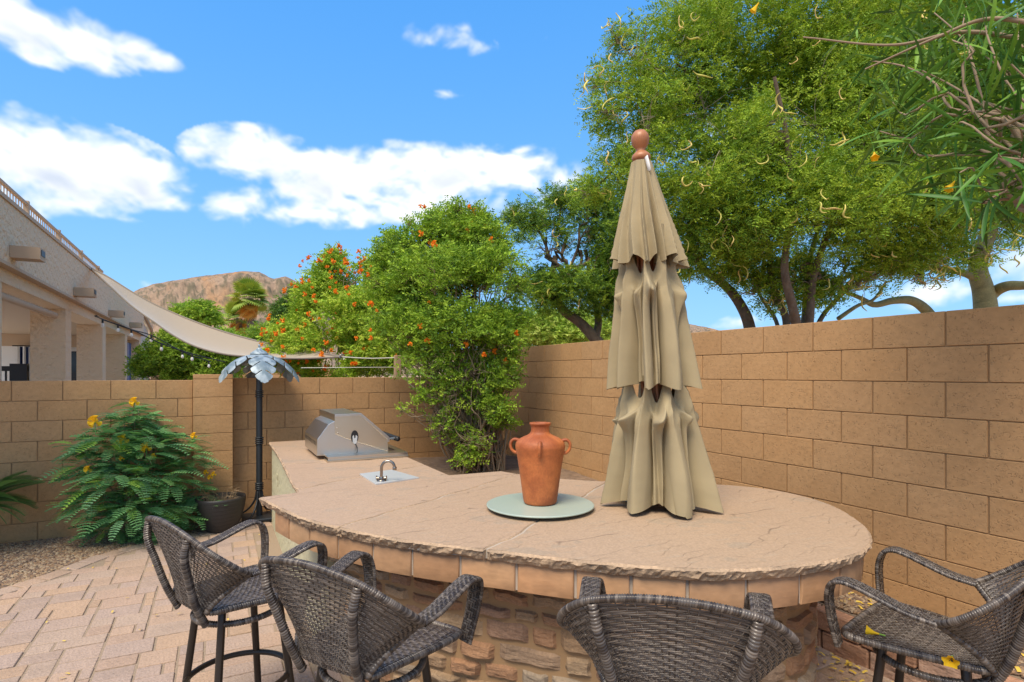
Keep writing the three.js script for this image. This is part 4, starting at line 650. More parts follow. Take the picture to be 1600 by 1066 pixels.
// ---------- wicker stools ----------
{
  const r = rng(77), S = (x, f, h) => V3(x, h, -f);                      // local: x right, f forward, h up
  const tones = [[0.066, 0.051, 0.041], [0.051, 0.039, 0.032], [0.116, 0.093, 0.076], [0.089, 0.073, 0.061], [0.159, 0.131, 0.108], [0.039, 0.030, 0.026], [0.095, 0.081, 0.071]];
  const tone = () => { const t = tones[Math.floor(r() * tones.length)], k = 0.85 + 0.3 * r(); return [t[0] * k, t[1] * k, t[2] * k]; };
  // flat strand along a path with given surface normals
  function strand(pts, nor, w, th) {
    const P = [], I = [], m = pts.length;
    for (let i = 0; i < m; i++) { const t = pts[Math.min(i + 1, m - 1)].clone().sub(pts[Math.max(i - 1, 0)]).normalize(), s = t.clone().cross(nor[i]).normalize(); for (const [a, b] of [[-1, 0], [-0.55, 0.85], [0.55, 0.85], [1, 0], [0.55, -0.85], [-0.55, -0.85]]) { const p = pts[i].clone().addScaledVector(s, a * w / 2).addScaledVector(nor[i], b * th / 2); P.push(p.x, p.y, p.z); } }
    for (let i = 0; i < m - 1; i++) for (let k = 0; k < 6; k++) { const a = i * 6 + k, b = i * 6 + (k + 1) % 6; I.push(a, b, a + 6, b, b + 6, a + 6); }
    const g = new THREE.BufferGeometry(); g.setAttribute('position', new THREE.Float32BufferAttribute(P, 3)); g.setIndex(I); g.computeVertexNormals(); return paint(g, tone());
  }
  // woven sheet over surf(u, v) -> [point, normal]; rows run along u
  function weave(surf, rows, cols, rw, cw, th, step = 2) {
    const gs = [], amp = th * 0.62;
    for (let j = 0; j < rows; j++) { const v = (j + 0.5) / rows, n = cols * step, pts = [], nor = []; for (let i = 0; i <= n; i++) { const u = i / n, [p, q] = surf(u, v), ph = Math.sin(Math.PI / 2 * (u * cols - 0.5 + j) + Math.PI / 4); pts.push(p.addScaledVector(q, amp * clamp(ph * 1.4, -1, 1))); nor.push(q); } gs.push(strand(pts, nor, typeof rw === 'function' ? rw(v) : rw, th)); }
    for (let i = 0; i < cols; i++) { const u = (i + 0.5) / cols, n = rows, pts = [], nor = []; for (let j = 0; j <= n; j++) { const v = j / n, [p, q] = surf(u, v), ph = -Math.sin(Math.PI / 2 * (i + v * rows - 0.5) + Math.PI / 4); pts.push(p.addScaledVector(q, amp * clamp(ph * 1.4, -1, 1))); nor.push(q); } gs.push(strand(pts, nor, cw, th)); }
    return mergeGeometries(gs);
  }
  function wrapped(pts, R, pitch, sides = 10) {                          // cane wound round a tube: one ridge per turn, each turn its own tone
    let len = 0; for (let i = 1; i < pts.length; i++) len += pts[i].distanceTo(pts[i - 1]);
    const c = new THREE.CatmullRomCurve3(pts, false, 'centripetal'), turns = Math.round(len / pitch), path = c.getSpacedPoints(turns * 4), F = frames(path), P = [], C = [], I = [];
    let col = tone();
    for (let i = 0; i <= turns * 4; i++) { if (i % 4 === 0) col = tone(); const k = [0.86, 0.99, 1.06, 0.99][i % 4]; for (let s = 0; s <= sides; s++) { const a = s / sides * 6.2832, p = path[i].clone().addScaledVector(F[i][1], Math.cos(a) * R * k).addScaledVector(F[i][2], Math.sin(a) * R * k).addScaledVector(F[i][0], Math.sin(a) * pitch * 0.35); P.push(p.x, p.y, p.z); C.push(...col); } }
    for (let i = 0; i < turns * 4; i++) for (let s = 0; s < sides; s++) { const a = i * (sides + 1) + s, b = a + 1, d = a + sides + 1; I.push(a, b, d, b, d + 1, d); }
    const g = new THREE.BufferGeometry(); g.setAttribute('position', new THREE.Float32BufferAttribute(P, 3)); g.setAttribute('color', new THREE.Float32BufferAttribute(C, 3)); g.setIndex(I); g.computeVertexNormals(); return plain(g);
  }
  const rimR = [[0, -0.320, 1.040], [0.13, -0.318, 1.032], [0.244, -0.300, 1.005], [0.318, -0.245, 0.945], [0.345, -0.165, 0.876], [0.322, -0.108, 0.835], [0.284, -0.072, 0.816]];
  const rimPts = [...rimR.slice(1).reverse().map(([x, f, h]) => S(-x, f, h)), ...rimR.map(([x, f, h]) => S(x, f, h))];
  const rimC = new THREE.CatmullRomCurve3(rimPts, false, 'centripetal'), HS = 0.66;
  const seatHalf = (f) => mix(0.180, 0.244, sstep(-0.24, 0.2, f)) * (f > 0.17 ? 1 - 0.05 * ((f - 0.17) / 0.06) ** 2 : 1) * (f < -0.16 ? 1 - 0.2 * ((-0.16 - f) / 0.06) ** 2 : 1);
  const seatSurf = (u, v) => { const f = mix(-0.225, 0.238, v), w = seatHalf(f), x = mix(-w, w, u); return [S(x, f, HS + 0.010 - 0.018 * (1 - (2 * u - 1) ** 2) * Math.sin(Math.PI * clamp(v * 0.9 + 0.05)) + (v > 0.85 ? -0.02 * ((v - 0.85) / 0.15) ** 2 : 0)), V3(0, 1, 0)]; };
  const backP = (u, v) => { const t = rimC.getPoint(0.01 + 0.98 * u), b = S(mix(-0.172, 0.172, u), -0.215 - 0.02 * (1 - (2 * u - 1) ** 2), HS - 0.005), k = Math.pow(v, 1.35), p = V3(mix(b.x, t.x, mix(v, k, 0.75)), mix(b.y, t.y, v), mix(b.z, t.z, k)); return p; };
  const backSurf = (u, v) => { const e = 1e-3, p = backP(u, v), du = backP(Math.min(1, u + e), v).sub(backP(Math.max(0, u - e), v)), dv = backP(u, Math.min(1, v + e)).sub(backP(u, Math.max(0, v - e))); return [p, du.cross(dv).normalize()]; };
  const armP = (s) => [[0.284, -0.085, 0.818], [0.287, 0.0, 0.828], [0.291, 0.09, 0.855], [0.295, 0.165, 0.878], [0.297, 0.212, 0.884], [0.294, 0.248, 0.868], [0.286, 0.266, 0.82], [0.274, 0.264, 0.74], [0.258, 0.25, 0.65], [0.252, 0.243, 0.615]].map(([x, f, h]) => S(s * x, f, h));
  function arm(s, parent) {
    const c = new THREE.CatmullRomCurve3(armP(s), false, 'centripetal'), N = 120, pts = c.getSpacedPoints(N), out = V3(s, 0, 0);
    const fr = pts.map((p, i) => { const t = pts[Math.min(i + 1, N)].clone().sub(pts[Math.max(i - 1, 0)]).normalize(), w = out.clone().sub(t.clone().multiplyScalar(out.dot(t))).normalize(); let n = w.clone().cross(t).normalize(); if (s < 0) n.negate(); if (n.y < 0 && i < N * 0.4) n.negate(); return [t, w, n]; });
    const width = (u) => 0.026 - 0.006 * sstep(0.5, 1, u);
    const surf = (u, v) => { const x = v * N, i = Math.min(N - 1, Math.floor(x)), k = x - i, p = pts[i].clone().lerp(pts[i + 1], k); return [p.addScaledVector(fr[i][1], (u * 2 - 1) * width(v)).addScaledVector(fr[i][2], 0.007), fr[i][2].clone()]; };
    const a = part('armrest', weave(surf, 96, 8, 0.0056, 0.0050, 0.0026, 3), M.wicker, parent);
    const under = (u, v) => { const [p, n] = surf(u, v); return [p.addScaledVector(n, -0.014), n.negate()]; };
    part('armrest_underside', weave(under, 60, 4, 0.009, 0.008, 0.003, 2), M.wicker, a);
    for (const e of [-1, 1]) part('edge_braid', wrapped(pts.map((p, i) => p.clone().addScaledVector(fr[i][1], e * (width(i / N) + 0.003))), 0.0085, 0.0085, 8), M.wicker, a);
  }
  function stool(label) {
    const t = thing('bar_stool', label, 'bar stool', 'wicker bar stools round the counter');
    const seat = part('seat', weave(seatSurf, 72, 46, 0.0056, 0.0070, 0.0028, 2), M.wicker, t);
    const edge = []; for (let i = 0; i <= 16; i++) edge.push(S(-seatHalf(mix(-0.2, 0.215, i / 16)) - 0.006, mix(-0.2, 0.215, i / 16), HS - 0.002)); for (let i = 1; i < 10; i++) edge.push(S(mix(-0.225, 0.225, i / 10), 0.245 + 0.006 * Math.sin(Math.PI * i / 10), HS - 0.012)); for (let i = 16; i >= 0; i--) edge.push(S(seatHalf(mix(-0.2, 0.215, i / 16)) + 0.006, mix(-0.2, 0.215, i / 16), HS - 0.002));
    part('seat_edge', wrapped(edge, 0.0135, 0.0090, 10), M.wicker, seat);
    const back = part('backrest', weave(backSurf, 70, 50, (v) => mix(0.0033, 0.0060, v), 0.0048, 0.0026, 2), M.wicker, t);
    part('back_rim', wrapped(rimC.getPoints(60), 0.0120, 0.0075, 12), M.wicker, back);
    for (const s of [-1, 1]) {
      const us = s > 0 ? 1 : 0, side = []; for (let i = 0; i <= 12; i++) side.push(backP(us, i / 12)); part('side_braid', wrapped(side, 0.012, 0.011, 9), M.wicker, back);
      part('back_post', wrapped([S(s * 0.150, -0.205, HS - 0.06), S(s * 0.160, -0.250, HS + 0.04), S(s * 0.185, -0.288, HS + 0.17), S(s * 0.210, -0.312, HS + 0.27), S(s * 0.225, -0.304, HS + 0.345)], 0.0160, 0.0095, 12), M.wicker, t);
      arm(s, t);
    }
    const ring = Array.from({ length: 41 }, (_, i) => { const a = i / 40 * Math.PI * 2; return S(Math.cos(a) * 0.185, Math.sin(a) * 0.185, HS - 0.085); });
    part('seat_ring', wrapped(ring, 0.014, 0.011, 9), M.wicker, t);
    const fr = Array.from({ length: 61 }, (_, i) => { const a = i / 60 * Math.PI * 2; return S(Math.cos(a) * 0.225, Math.sin(a) * 0.225, 0.255); });
    part('foot_ring', sweep(fr, 0.0135, 10), M.legMetal, t);
    for (const [x, f] of [[1, 1], [1, -1], [-1, 1], [-1, -1]]) { const l = part('leg', sweep([S(x * 0.128, f * 0.128, HS - 0.03), S(x * 0.135, f * 0.135, HS - 0.1), S(x * 0.188, f * 0.188, 0.022)], 0.0165, 12), M.legMetal, t); part('foot_cap', lathe([[0.001, 0], [0.019, 0.0], [0.020, 0.02], [0.001, 0.022]], 12).translate(x * 0.189, 0.018, -f * 0.189), M.black, l); }
    return t;
  }
  const place = (o, a, b, fa, fb) => { o.position.set(a, 0.006, -b); o.rotation.y = -Math.atan2(fa, fb); };
  const proto = stool('woven wicker bar stool with arms at the pointed counter end, nearest the potted plant');
  place(proto, 0.092, 2.982, 0.924, 0.383);
  place(copyOf(proto, 'woven wicker bar stool with arms, second along the counter from the potted plant'), 0.533, 2.176, 0.843, 0.537);
  place(copyOf(proto, 'woven wicker bar stool with arms, its back turned beside the umbrella end of the counter'), 1.35, 1.448, 0.683, 0.73);
  place(copyOf(proto, 'woven wicker bar stool with yellow fallen flowers lying on its seat'), 2.462, 1.22, -0.226, 0.974);
  // two fallen trumpet flowers on the last seat
  const flower = (n, px, py, spin, label) => { const p = onH(px, py, HS + 0.02), o = thing('fallen_flower', label, 'flower'); part('petals', grid(14, 8, (u, v) => { const a = u * 6.283, R = 0.004 + 0.021 * v * v * (1 + 0.25 * Math.sin(a * 5)); return V3(Math.cos(a) * R, Math.sin(a) * R * 0.8, -v * 0.042); }), M.petalYellow, o); part('stem', sweep([V3(0, 0, 0), V3(0.002, -0.002, 0.02)], 0.003, 6), M.frond[2], o); o.position.copy(p); o.rotation.y = spin; return o; };
  flower(1, 1374, 991, 0.4, 'open yellow trumpet flower fallen on the stool seat front'); flower(2, 1488, 1028, 1.9, 'closed yellow trumpet flower fallen on the stool seat rear');
}
{ // yellow petals and dry leaves under the last stool
  const r = rng(61), bit = new THREE.PlaneGeometry(0.03, 0.012, 2, 1); bit.rotateX(-Math.PI / 2); { const p = bit.attributes.position; for (let i = 0; i < p.count; i++) p.setY(i, 0.004 - 14 * p.getX(i) ** 2); bit.computeVertexNormals(); }
  const cols = [rgb(0.72, 0.46, 0.04), rgb(0.62, 0.44, 0.10), rgb(0.45, 0.30, 0.12), rgb(0.75, 0.52, 0.08)], list = [];
  for (let i = 0; i < 420; i++) { const cl = r() < 0.5, a = cl ? 3.22 - Math.abs(r() + r() + r() - 1.5) * 0.25 : mix(1.9, 3.25, r()), b = mix(0.9, 2.9, r()); list.push([M4(yard(a, b, 0.030 + 0.004 * r()), randQ(r, 0.35), 0.6 + 0.8 * r()), cols[Math.floor(r() * 4)]]); }
  for (let i = 0; i < 160; i++) list.push([M4(yard(mix(3.38, 3.64, r()), mix(0.9, 3.2, r()), 0.272), randQ(r, 0.4), 0.6 + 0.8 * r()), cols[Math.floor(r() * 4)]]);
  for (let i = 0; i < 26; i++) list.push([M4(yard(mix(-1.6, 0.4, r()), mix(3.6, 6.6, r()), 0.030), randQ(r, 0.3), 0.5 + 0.6 * r()), cols[Math.floor(r() * 4)]]);
  tag(scatter('petal_litter', bit, std({ roughness: 0.8 }), list), 'scattered yellow petals and dry leaf bits on the paving', 'petals');
}

// ---------- plants ----------
// a spray: a short twig with small leaflets, built once per kind and scattered through a crown
function spray(seed, len, pairs, lw, ll, curl = 0.25, fan = 1) {
  const r = rng(seed), P = [], N = [], I = [];
  const leaf = (o, d, s, w, l) => { const n = d.clone().cross(s).normalize(), k = P.length / 3; for (const [a, b, c] of [[0, 0, 0], [0.45, 0.5, 0.12], [1, 0, 0], [0.45, -0.5, 0.12]]) { const p = o.clone().addScaledVector(d, a * l).addScaledVector(s, b * w).addScaledVector(n, c * w); P.push(p.x, p.y, p.z); N.push(n.x, n.y, n.z); } I.push(k, k + 1, k + 2, k, k + 2, k + 3); };
  for (let f = 0; f < fan; f++) {
    const yaw = fan > 1 ? (f / fan) * 6.28 + r() : 0, pitch = fan > 1 ? 0.5 * r() : 0, dir = V3(Math.cos(yaw) * Math.cos(pitch), Math.sin(pitch), Math.sin(yaw) * Math.cos(pitch)), sideD = V3(-Math.sin(yaw), 0, Math.cos(yaw));
    for (let i = 0; i < pairs; i++) { const t = (i + 0.6) / pairs, o = dir.clone().multiplyScalar(len * t).add(V3(0, -curl * len * t * t, 0)); for (const s of [-1, 1]) { const d = dir.clone().multiplyScalar(0.45).addScaledVector(sideD, s).add(V3((r() - 0.5) * 0.7, (r() - 0.5) * 0.9, (r() - 0.5) * 0.7)).normalize(), q = V3(r() - 0.5, r() - 0.5, r() - 0.5).cross(d).normalize(); leaf(o, d, q, lw * (0.7 + 0.6 * r()), ll * (0.7 + 0.6 * r())); } }
  }
  const g = new THREE.BufferGeometry(); g.setAttribute('position', new THREE.Float32BufferAttribute(P, 3)); g.setAttribute('normal', new THREE.Float32BufferAttribute(N, 3)); g.setIndex(I); g.deleteAttribute('normal'); g.computeVertexNormals(); return g;
}
// clumps: [px, py, Z, radius px, flatness]; returns world clumps
const clumpsOf = (list) => list.map(([px, py, Z, R, fl = 0.8, dens = 1]) => ({ c: atZ(px, py, Z), r: R * Z / FOCAL, fl, dens }));
function fillCrown(clumps, n, r, cols, size, opt = {}) {
  const out = [], tot = clumps.reduce((s, c) => s + c.dens * c.r ** 2.4, 0), gap = opt.gap ?? 0.44, fq = opt.freq ?? 2.6, sd = opt.seed ?? 3;
  for (const c of clumps) {
    const k = Math.round(n * c.dens * c.r ** 2.4 / tot);
    for (let i = 0; i < k; i++) {
      const th = r() * 6.2832, cz = 2 * r() - 1, sz = Math.sqrt(1 - cz * cz), rad = c.r * Math.pow(r(), 0.45) * (0.82 + 0.36 * fbm(Math.cos(th) * 2 + c.c.x * 3, cz * 2 + c.c.y * 3, Math.sin(th) * 2 + sd, 3));
      const p = V3(c.c.x + Math.cos(th) * sz * rad, c.c.y + cz * rad * c.fl, c.c.z + Math.sin(th) * sz * rad);
      if (fbm(p.x * fq + sd, p.y * fq * 1.3, p.z * fq + 5.5, 3) < gap) continue;
      const q = randQ(r, opt.tilt ?? 0.9), col = cols[Math.floor(r() * cols.length)], kk = 0.8 + 0.4 * r();
      out.push([M4(p, q, size * (0.7 + 0.6 * r())), rgb(col[0] * kk, col[1] * kk, col[2] * kk)]);
    }
  }
  return out;
}
function limbPath(r, a, b, wob, n = 7) { const pts = []; for (let i = 0; i <= n; i++) { const t = i / n, p = a.clone().lerp(b, t), k = Math.sin(Math.PI * t) * wob; pts.push(p.add(V3((r() - 0.5) * k, (r() - 0.5) * k + Math.sin(Math.PI * t) * wob * 0.35, (r() - 0.5) * k))); } return curve(pts, n * 3); }
function twigsFor(clumps, r, each, rad) { const gs = []; for (const c of clumps) for (let i = 0; i < each; i++) { const th = r() * 6.28, cz = 2 * r() - 1, s = Math.sqrt(1 - cz * cz), e = c.c.clone().add(V3(Math.cos(th) * s * c.r, cz * c.r * c.fl, Math.sin(th) * s * c.r).multiplyScalar(0.75 + 0.3 * r())); gs.push(sweep(limbPath(r, c.c.clone().add(V3(0, -c.r * 0.3 * r(), 0)), e, c.r * 0.25, 4), (t) => rad * (1.1 - 0.85 * t), 5, { caps: false })); } return join(gs); }
const GREENS = [[0.24, 0.39, 0.03], [0.31, 0.47, 0.035], [0.16, 0.29, 0.03], [0.37, 0.51, 0.04]];
const DEEP = [[0.10, 0.21, 0.035], [0.14, 0.26, 0.035], [0.17, 0.30, 0.035]];
const BRIGHT = [[0.38, 0.55, 0.045], [0.48, 0.60, 0.06], [0.31, 0.49, 0.04]];
const curled = (() => { const out = []; for (let k = 0; k < 4; k++) { const r = rng(90 + k), pts = []; let a = 0.2, x = 0, y = 0; for (let i = 0; i < 9; i++) { pts.push(V3(x, y, 0.012 * Math.sin(i))); a += [0.32, 0.18, 0.45, -0.1][k] * (0.6 + 0.8 * r()); x += 0.018 * Math.sin(a * 0.9 - 1.2); y -= 0.018 * Math.cos(a * 0.9 - 1.0); } out.push(sweep(curve(pts, 20), (t) => 0.0065 * Math.sin(Math.PI * clamp(0.1 + 0.85 * t)) + 0.0012, 6, { flat: 0.6 })); } return out; })();

{ // the big pod tree behind the tall wall
  const tree = thing('mesquite_tree', 'spreading fine-leaved tree with curled yellow seed pods behind the tall block wall', 'tree'), r = rng(101);
  const Z = 6.9, foot = atZ(1245, 640, Z).setY(-0.05), fork = atZ(1242, 470, Z);
  const stems = [[[1262, 640], [1246, 520], [1238, 478], [1226, 420], [1236, 330], [1230, 220], [1210, 120]], [[1255, 640], [1262, 540], [1266, 490], [1272, 430], [1300, 350], [1340, 260], [1360, 150]], [[1230, 640], [1228, 540], [1228, 498], [1206, 440], [1200, 380], [1165, 300], [1120, 230], [1060, 170]], [[1262, 640], [1272, 540], [1282, 500], [1316, 460], [1370, 420], [1430, 390], [1500, 370]], [[1250, 640], [1254, 540], [1258, 492], [1262, 420], [1282, 340], [1290, 240], [1300, 140]], [[1225, 640], [1218, 540], [1212, 500], [1188, 462], [1176, 420], [1150, 380], [1110, 330]]];
  const rad = [0.06, 0.056, 0.05, 0.034, 0.05, 0.03]; stems.forEach((s, k) => part(k ? 'limb' : 'trunk', sweep(curve(s.map(([x, y], i) => atZ(x, y, Z + (k - 1.5) * 0.12 * i)).map((p, i) => i ? p : p.setY(-0.05)), 50), (t) => rad[k] * (1.15 - 0.85 * t), 10), M.bark, tree));
  const clumps = clumpsOf([[1000, 95, 6.6, 75, 0.8], [1075, 60, 6.8, 85], [950, 175, 6.4, 42, 0.7], [1010, 190, 6.5, 85], [1100, 160, 7, 110], [980, 255, 6.5, 60, 0.8], [1060, 280, 6.6, 95], [1140, 250, 6.4, 105], [1190, 90, 7.2, 130], [1290, 60, 7, 130], [1400, 40, 7.4, 130], [1500, 90, 7.4, 130], [1280, 190, 6.6, 130], [1400, 180, 7, 140], [1520, 220, 7, 130], [1150, 350, 6.6, 85, 0.75], [1220, 340, 6.4, 95, 0.7], [1310, 320, 6.3, 110, 0.75], [1410, 310, 6.5, 110, 0.75], [1500, 330, 6.6, 95, 0.7], [1575, 320, 7, 90, 0.8], [1090, 400, 7.0, 60, 0.6], [1130, 425, 7.2, 45, 0.5], [1390, 410, 6.9, 70, 0.5], [1470, 400, 6.9, 75, 0.5], [1320, 400, 7.1, 75, 0.6], [1215, 420, 7.2, 65, 0.7, 0.7], [1590, 130, 7.4, 110], [1120, 10, 7.2, 80], [1260, -50, 7.2, 120], [1450, -70, 7.4, 140], [1540, 390, 7.0, 50, 0.5], [930, 130, 6.4, 26, 0.7], [965, 60, 6.6, 30, 0.7], [920, 300, 6.6, 34, 0.7], [1240, 440, 6.9, 50, 0.7, 0.5], [1300, 445, 7.0, 45, 0.6, 0.5], [1180, 450, 7.1, 35, 0.6, 0.5], [1440, 430, 7, 50, 0.4, 0.7], [1270, 460, 7.0, 45, 0.6, 0.7], [1340, 440, 7.0, 50, 0.6, 0.8], [1210, 470, 7.1, 30, 0.7, 0.7], [1150, 400, 7.1, 55, 0.7, 0.9], [1080, 350, 6.8, 60, 0.8], [1040, 420, 7.2, 40, 0.7], [1180, 200, 6.5, 80], [1340, 120, 6.6, 90], [1250, 270, 6.2, 70, 0.8], [1460, 260, 6.4, 80, 0.8]]);
  for (const c of clumps) { const near = stems.flatMap((s, k) => s.slice(3).map(([x, y], i) => atZ(x, y, Z + (k - 1.5) * 0.12 * (i + 3)))).sort((p, q) => p.distanceTo(c.c) - q.distanceTo(c.c))[0]; part('branch', sweep(limbPath(r, near, c.c, 0.25), (t) => 0.026 * (1.1 - 0.8 * t), 6, { caps: false }), M.bark, tree); }
  part('twigs', twigsFor(clumps, r, 16, 0.0065), M.paleTwig, tree).userData.kind = 'stuff';
  const cols = [...GREENS, [0.42, 0.54, 0.04], [0.34, 0.47, 0.035]];
  scatter('crown', spray(1, 0.14, 7, 0.0145, 0.034, 0.3), M.leaf, fillCrown(clumps, 92000, r, cols, 1.05, { gap: 0.385, freq: 1.7, seed: 4 }), tree);
  for (let i = 0; i < 260; i++) { const c = clumps[Math.floor(r() * clumps.length)], th = r() * 6.28, f = V3(-SN * 0.9, 0, CS * 0.9), p = c.c.clone().addScaledVector(f, c.r * (0.45 + 0.5 * r())).add(V3(Math.cos(th) * c.r * 0.75, (r() - 0.55) * 1.4 * c.r * c.fl, Math.sin(th) * c.r * 0.55)); const o = part('seed_pod', curled[i % 4], M.podMat[i % 3], tree); o.position.copy(p); o.rotation.set((r() - 0.5) * 0.7, r() * 6.28, (r() - 0.5) * 0.9); o.scale.setScalar(0.95 + 0.6 * r()); }
}
{ // second pod tree, further along the wall
  const tree = thing('mesquite_tree', 'smaller fine-leaved tree with a leaning curved trunk between corner shrub and umbrella', 'tree'), r = rng(202), Z = 9.4;
  part('trunk', sweep(curve([atZ(962, 700, Z).setY(-0.05), atZ(950, 560, Z), atZ(930, 530, Z), atZ(905, 503, Z), atZ(880, 485, Z), atZ(862, 450, Z), atZ(868, 400, Z)], 40), (t) => 0.10 * (1.15 - 0.7 * t), 10), M.bark, tree);
  part('limb', sweep(curve([atZ(930, 530, Z), atZ(935, 500, Z + 0.2), atZ(925, 450, Z + 0.3), atZ(915, 390, Z + 0.3)], 24), (t) => 0.07 * (1.1 - 0.7 * t), 8), M.bark, tree);
  part('limb', sweep(curve([atZ(1178, 640, 7.4).setY(-0.05), atZ(1172, 515, 7.4), atZ(1158, 478, 7.4), atZ(1135, 448, 7.5), atZ(1105, 425, 7.6), atZ(1075, 390, 7.8)], 24), (t) => 0.075 * (1.1 - 0.6 * t), 8), M.bark, tree);
  const clumps = clumpsOf([[830, 345, 9.2, 42, 0.8], [800, 335, 9.2, 20, 0.7], [860, 390, 9.3, 62, 0.9], [920, 360, 9.4, 70, 0.9], [850, 455, 9.3, 50, 0.8], [905, 440, 9.4, 68, 0.8], [960, 400, 9.4, 70, 0.9], [930, 310, 9.4, 48, 0.8], [955, 475, 9.5, 40, 0.7], [870, 310, 9.4, 30, 0.7], [985, 450, 9.5, 45, 0.7]]);
  for (const c of clumps) part('branch', sweep(limbPath(r, atZ(885, 440, Z), c.c, 0.3), (t) => 0.03 * (1.1 - 0.8 * t), 6, { caps: false }), M.bark, tree);
  part('twigs', twigsFor(clumps, r, 10, 0.008), M.twig, tree).userData.kind = 'stuff';
  scatter('crown', spray(2, 0.15, 9, 0.013, 0.031, 0.3), M.leaf, fillCrown(clumps, 14000, r, [...GREENS, ...DEEP], 1, { gap: 0.42, freq: 1.5, seed: 8 }), tree);
  for (let i = 0; i < 24; i++) { const c = clumps[Math.floor(r() * clumps.length)], p = c.c.clone().add(V3((r() - 0.5) * c.r, (r() - 0.5) * c.r, c.r * 0.7)), o = part('seed_pod', curled[i % 4], M.podMat[i % 3], tree); o.position.copy(p); o.rotation.set(0, r() * 6.28, (r() - 0.5) * 0.9); o.scale.setScalar(1.2 + 0.5 * r()); }
}
{ // palo verde limbs above the wall at the right
  const tree = thing('palo_verde_tree', 'smooth yellow-green trunk and bare limbs rising above the tall wall', 'tree'), r = rng(303), Z = 8.2, A = (pts, r0, r1, n = 'limb') => part(n, sweep(curve(pts.map(([x, y, dz = 0]) => atZ(x, y, Z + dz)), 30), (t) => mix(r0, r1, t), 12), M.greenBark, tree);
  A([[1545, 690], [1542, 540], [1540, 478], [1536, 452], [1528, 420], [1545, 360, 0.3], [1560, 280, 0.4]], 0.17, 0.09, 'trunk');
  A([[1540, 470], [1556, 455], [1575, 447, -0.2], [1602, 446, -0.4], [1650, 440, -0.6]], 0.09, 0.05);
  A([[1532, 440], [1510, 428], [1470, 420, 0.2], [1420, 415, 0.4], [1370, 412, 0.5]], 0.06, 0.02);
  A([[1470, 520, 0.3], [1448, 486, 0.3], [1425, 470, 0.2], [1395, 470, 0.1], [1365, 476], [1345, 466], [1310, 452]], 0.085, 0.02);
  A([[1310, 498, -0.5], [1340, 478, -0.4], [1365, 468, -0.3], [1385, 440, -0.2]], 0.03, 0.015);
  const clumps = clumpsOf([[1560, 250, 8.4, 90, 0.8], [1600, 330, 8.4, 80, 0.7]]);
  scatter('crown', spray(3, 0.14, 8, 0.012, 0.028, 0.3), M.leaf, fillCrown(clumps, 3500, r, GREENS, 1, { gap: 0.4, freq: 1.6 }), tree);
}
function shrub(name, label, cat, clumpList, opt) {
  const t = thing(name, label, cat, opt.group), r = rng(opt.seed), clumps = clumpsOf(clumpList), foot = opt.foot;
  if (foot) for (const c of clumps) for (let i = 0; i < (opt.stems ?? 1); i++) { const f = foot.clone().add(V3((r() - 0.5) * (opt.spread ?? 0.3), 0, (r() - 0.5) * (opt.spread ?? 0.3))), e = c.c.clone().add(V3((r() - 0.5) * c.r, (r() - 0.3) * c.r, (r() - 0.5) * c.r)); part('stem', sweep(limbPath(r, f, e, opt.wob ?? 0.25), (q) => (opt.thick ?? 0.014) * (1.1 - 0.85 * q), 6, { caps: false }), opt.bark ?? M.twig, t); }
  if (opt.twigs) part('twigs', twigsFor(clumps, r, opt.twigs, opt.twigR ?? 0.005), opt.bark ?? M.twig, t).userData.kind = 'stuff';
  scatter('crown', opt.spray, M.leaf, fillCrown(clumps, opt.n, r, opt.cols, 1, opt.fill), t);
  return [t, clumps, r];
}
const cluster = (() => { const gs = [], r = rng(55); for (let i = 0; i < 7; i++) { const d = V3(r() - 0.5, r() - 0.25, r() - 0.5).normalize(), q = new THREE.Quaternion().setFromUnitVectors(V3(0, 0, -1), d), g = grid(10, 4, (u, v) => { const a = u * 6.283, R = 0.004 + 0.015 * v * v * (1 + 0.3 * Math.sin(a * 5)); return V3(Math.cos(a) * R, Math.sin(a) * R, -v * 0.04); }); g.applyQuaternion(q); gs.push(g); } return join(gs); })();
function blossoms(t, clumps, r, n, mat, s, toward = 0.8) { for (let i = 0; i < n; i++) { const c = clumps[Math.floor(r() * clumps.length)], th = r() * 6.28, p = c.c.clone().add(V3(-SN * c.r * toward, 0, CS * c.r * toward)).add(V3(Math.cos(th) * c.r * 0.8, (r() - 0.4) * 1.5 * c.r * c.fl, Math.sin(th) * c.r * 0.4)), o = part('flower_cluster', cluster, mat, t); o.position.copy(p); o.rotation.set(r() * 6, r() * 6, 0); o.scale.setScalar(s * (0.7 + 0.7 * r())); } }
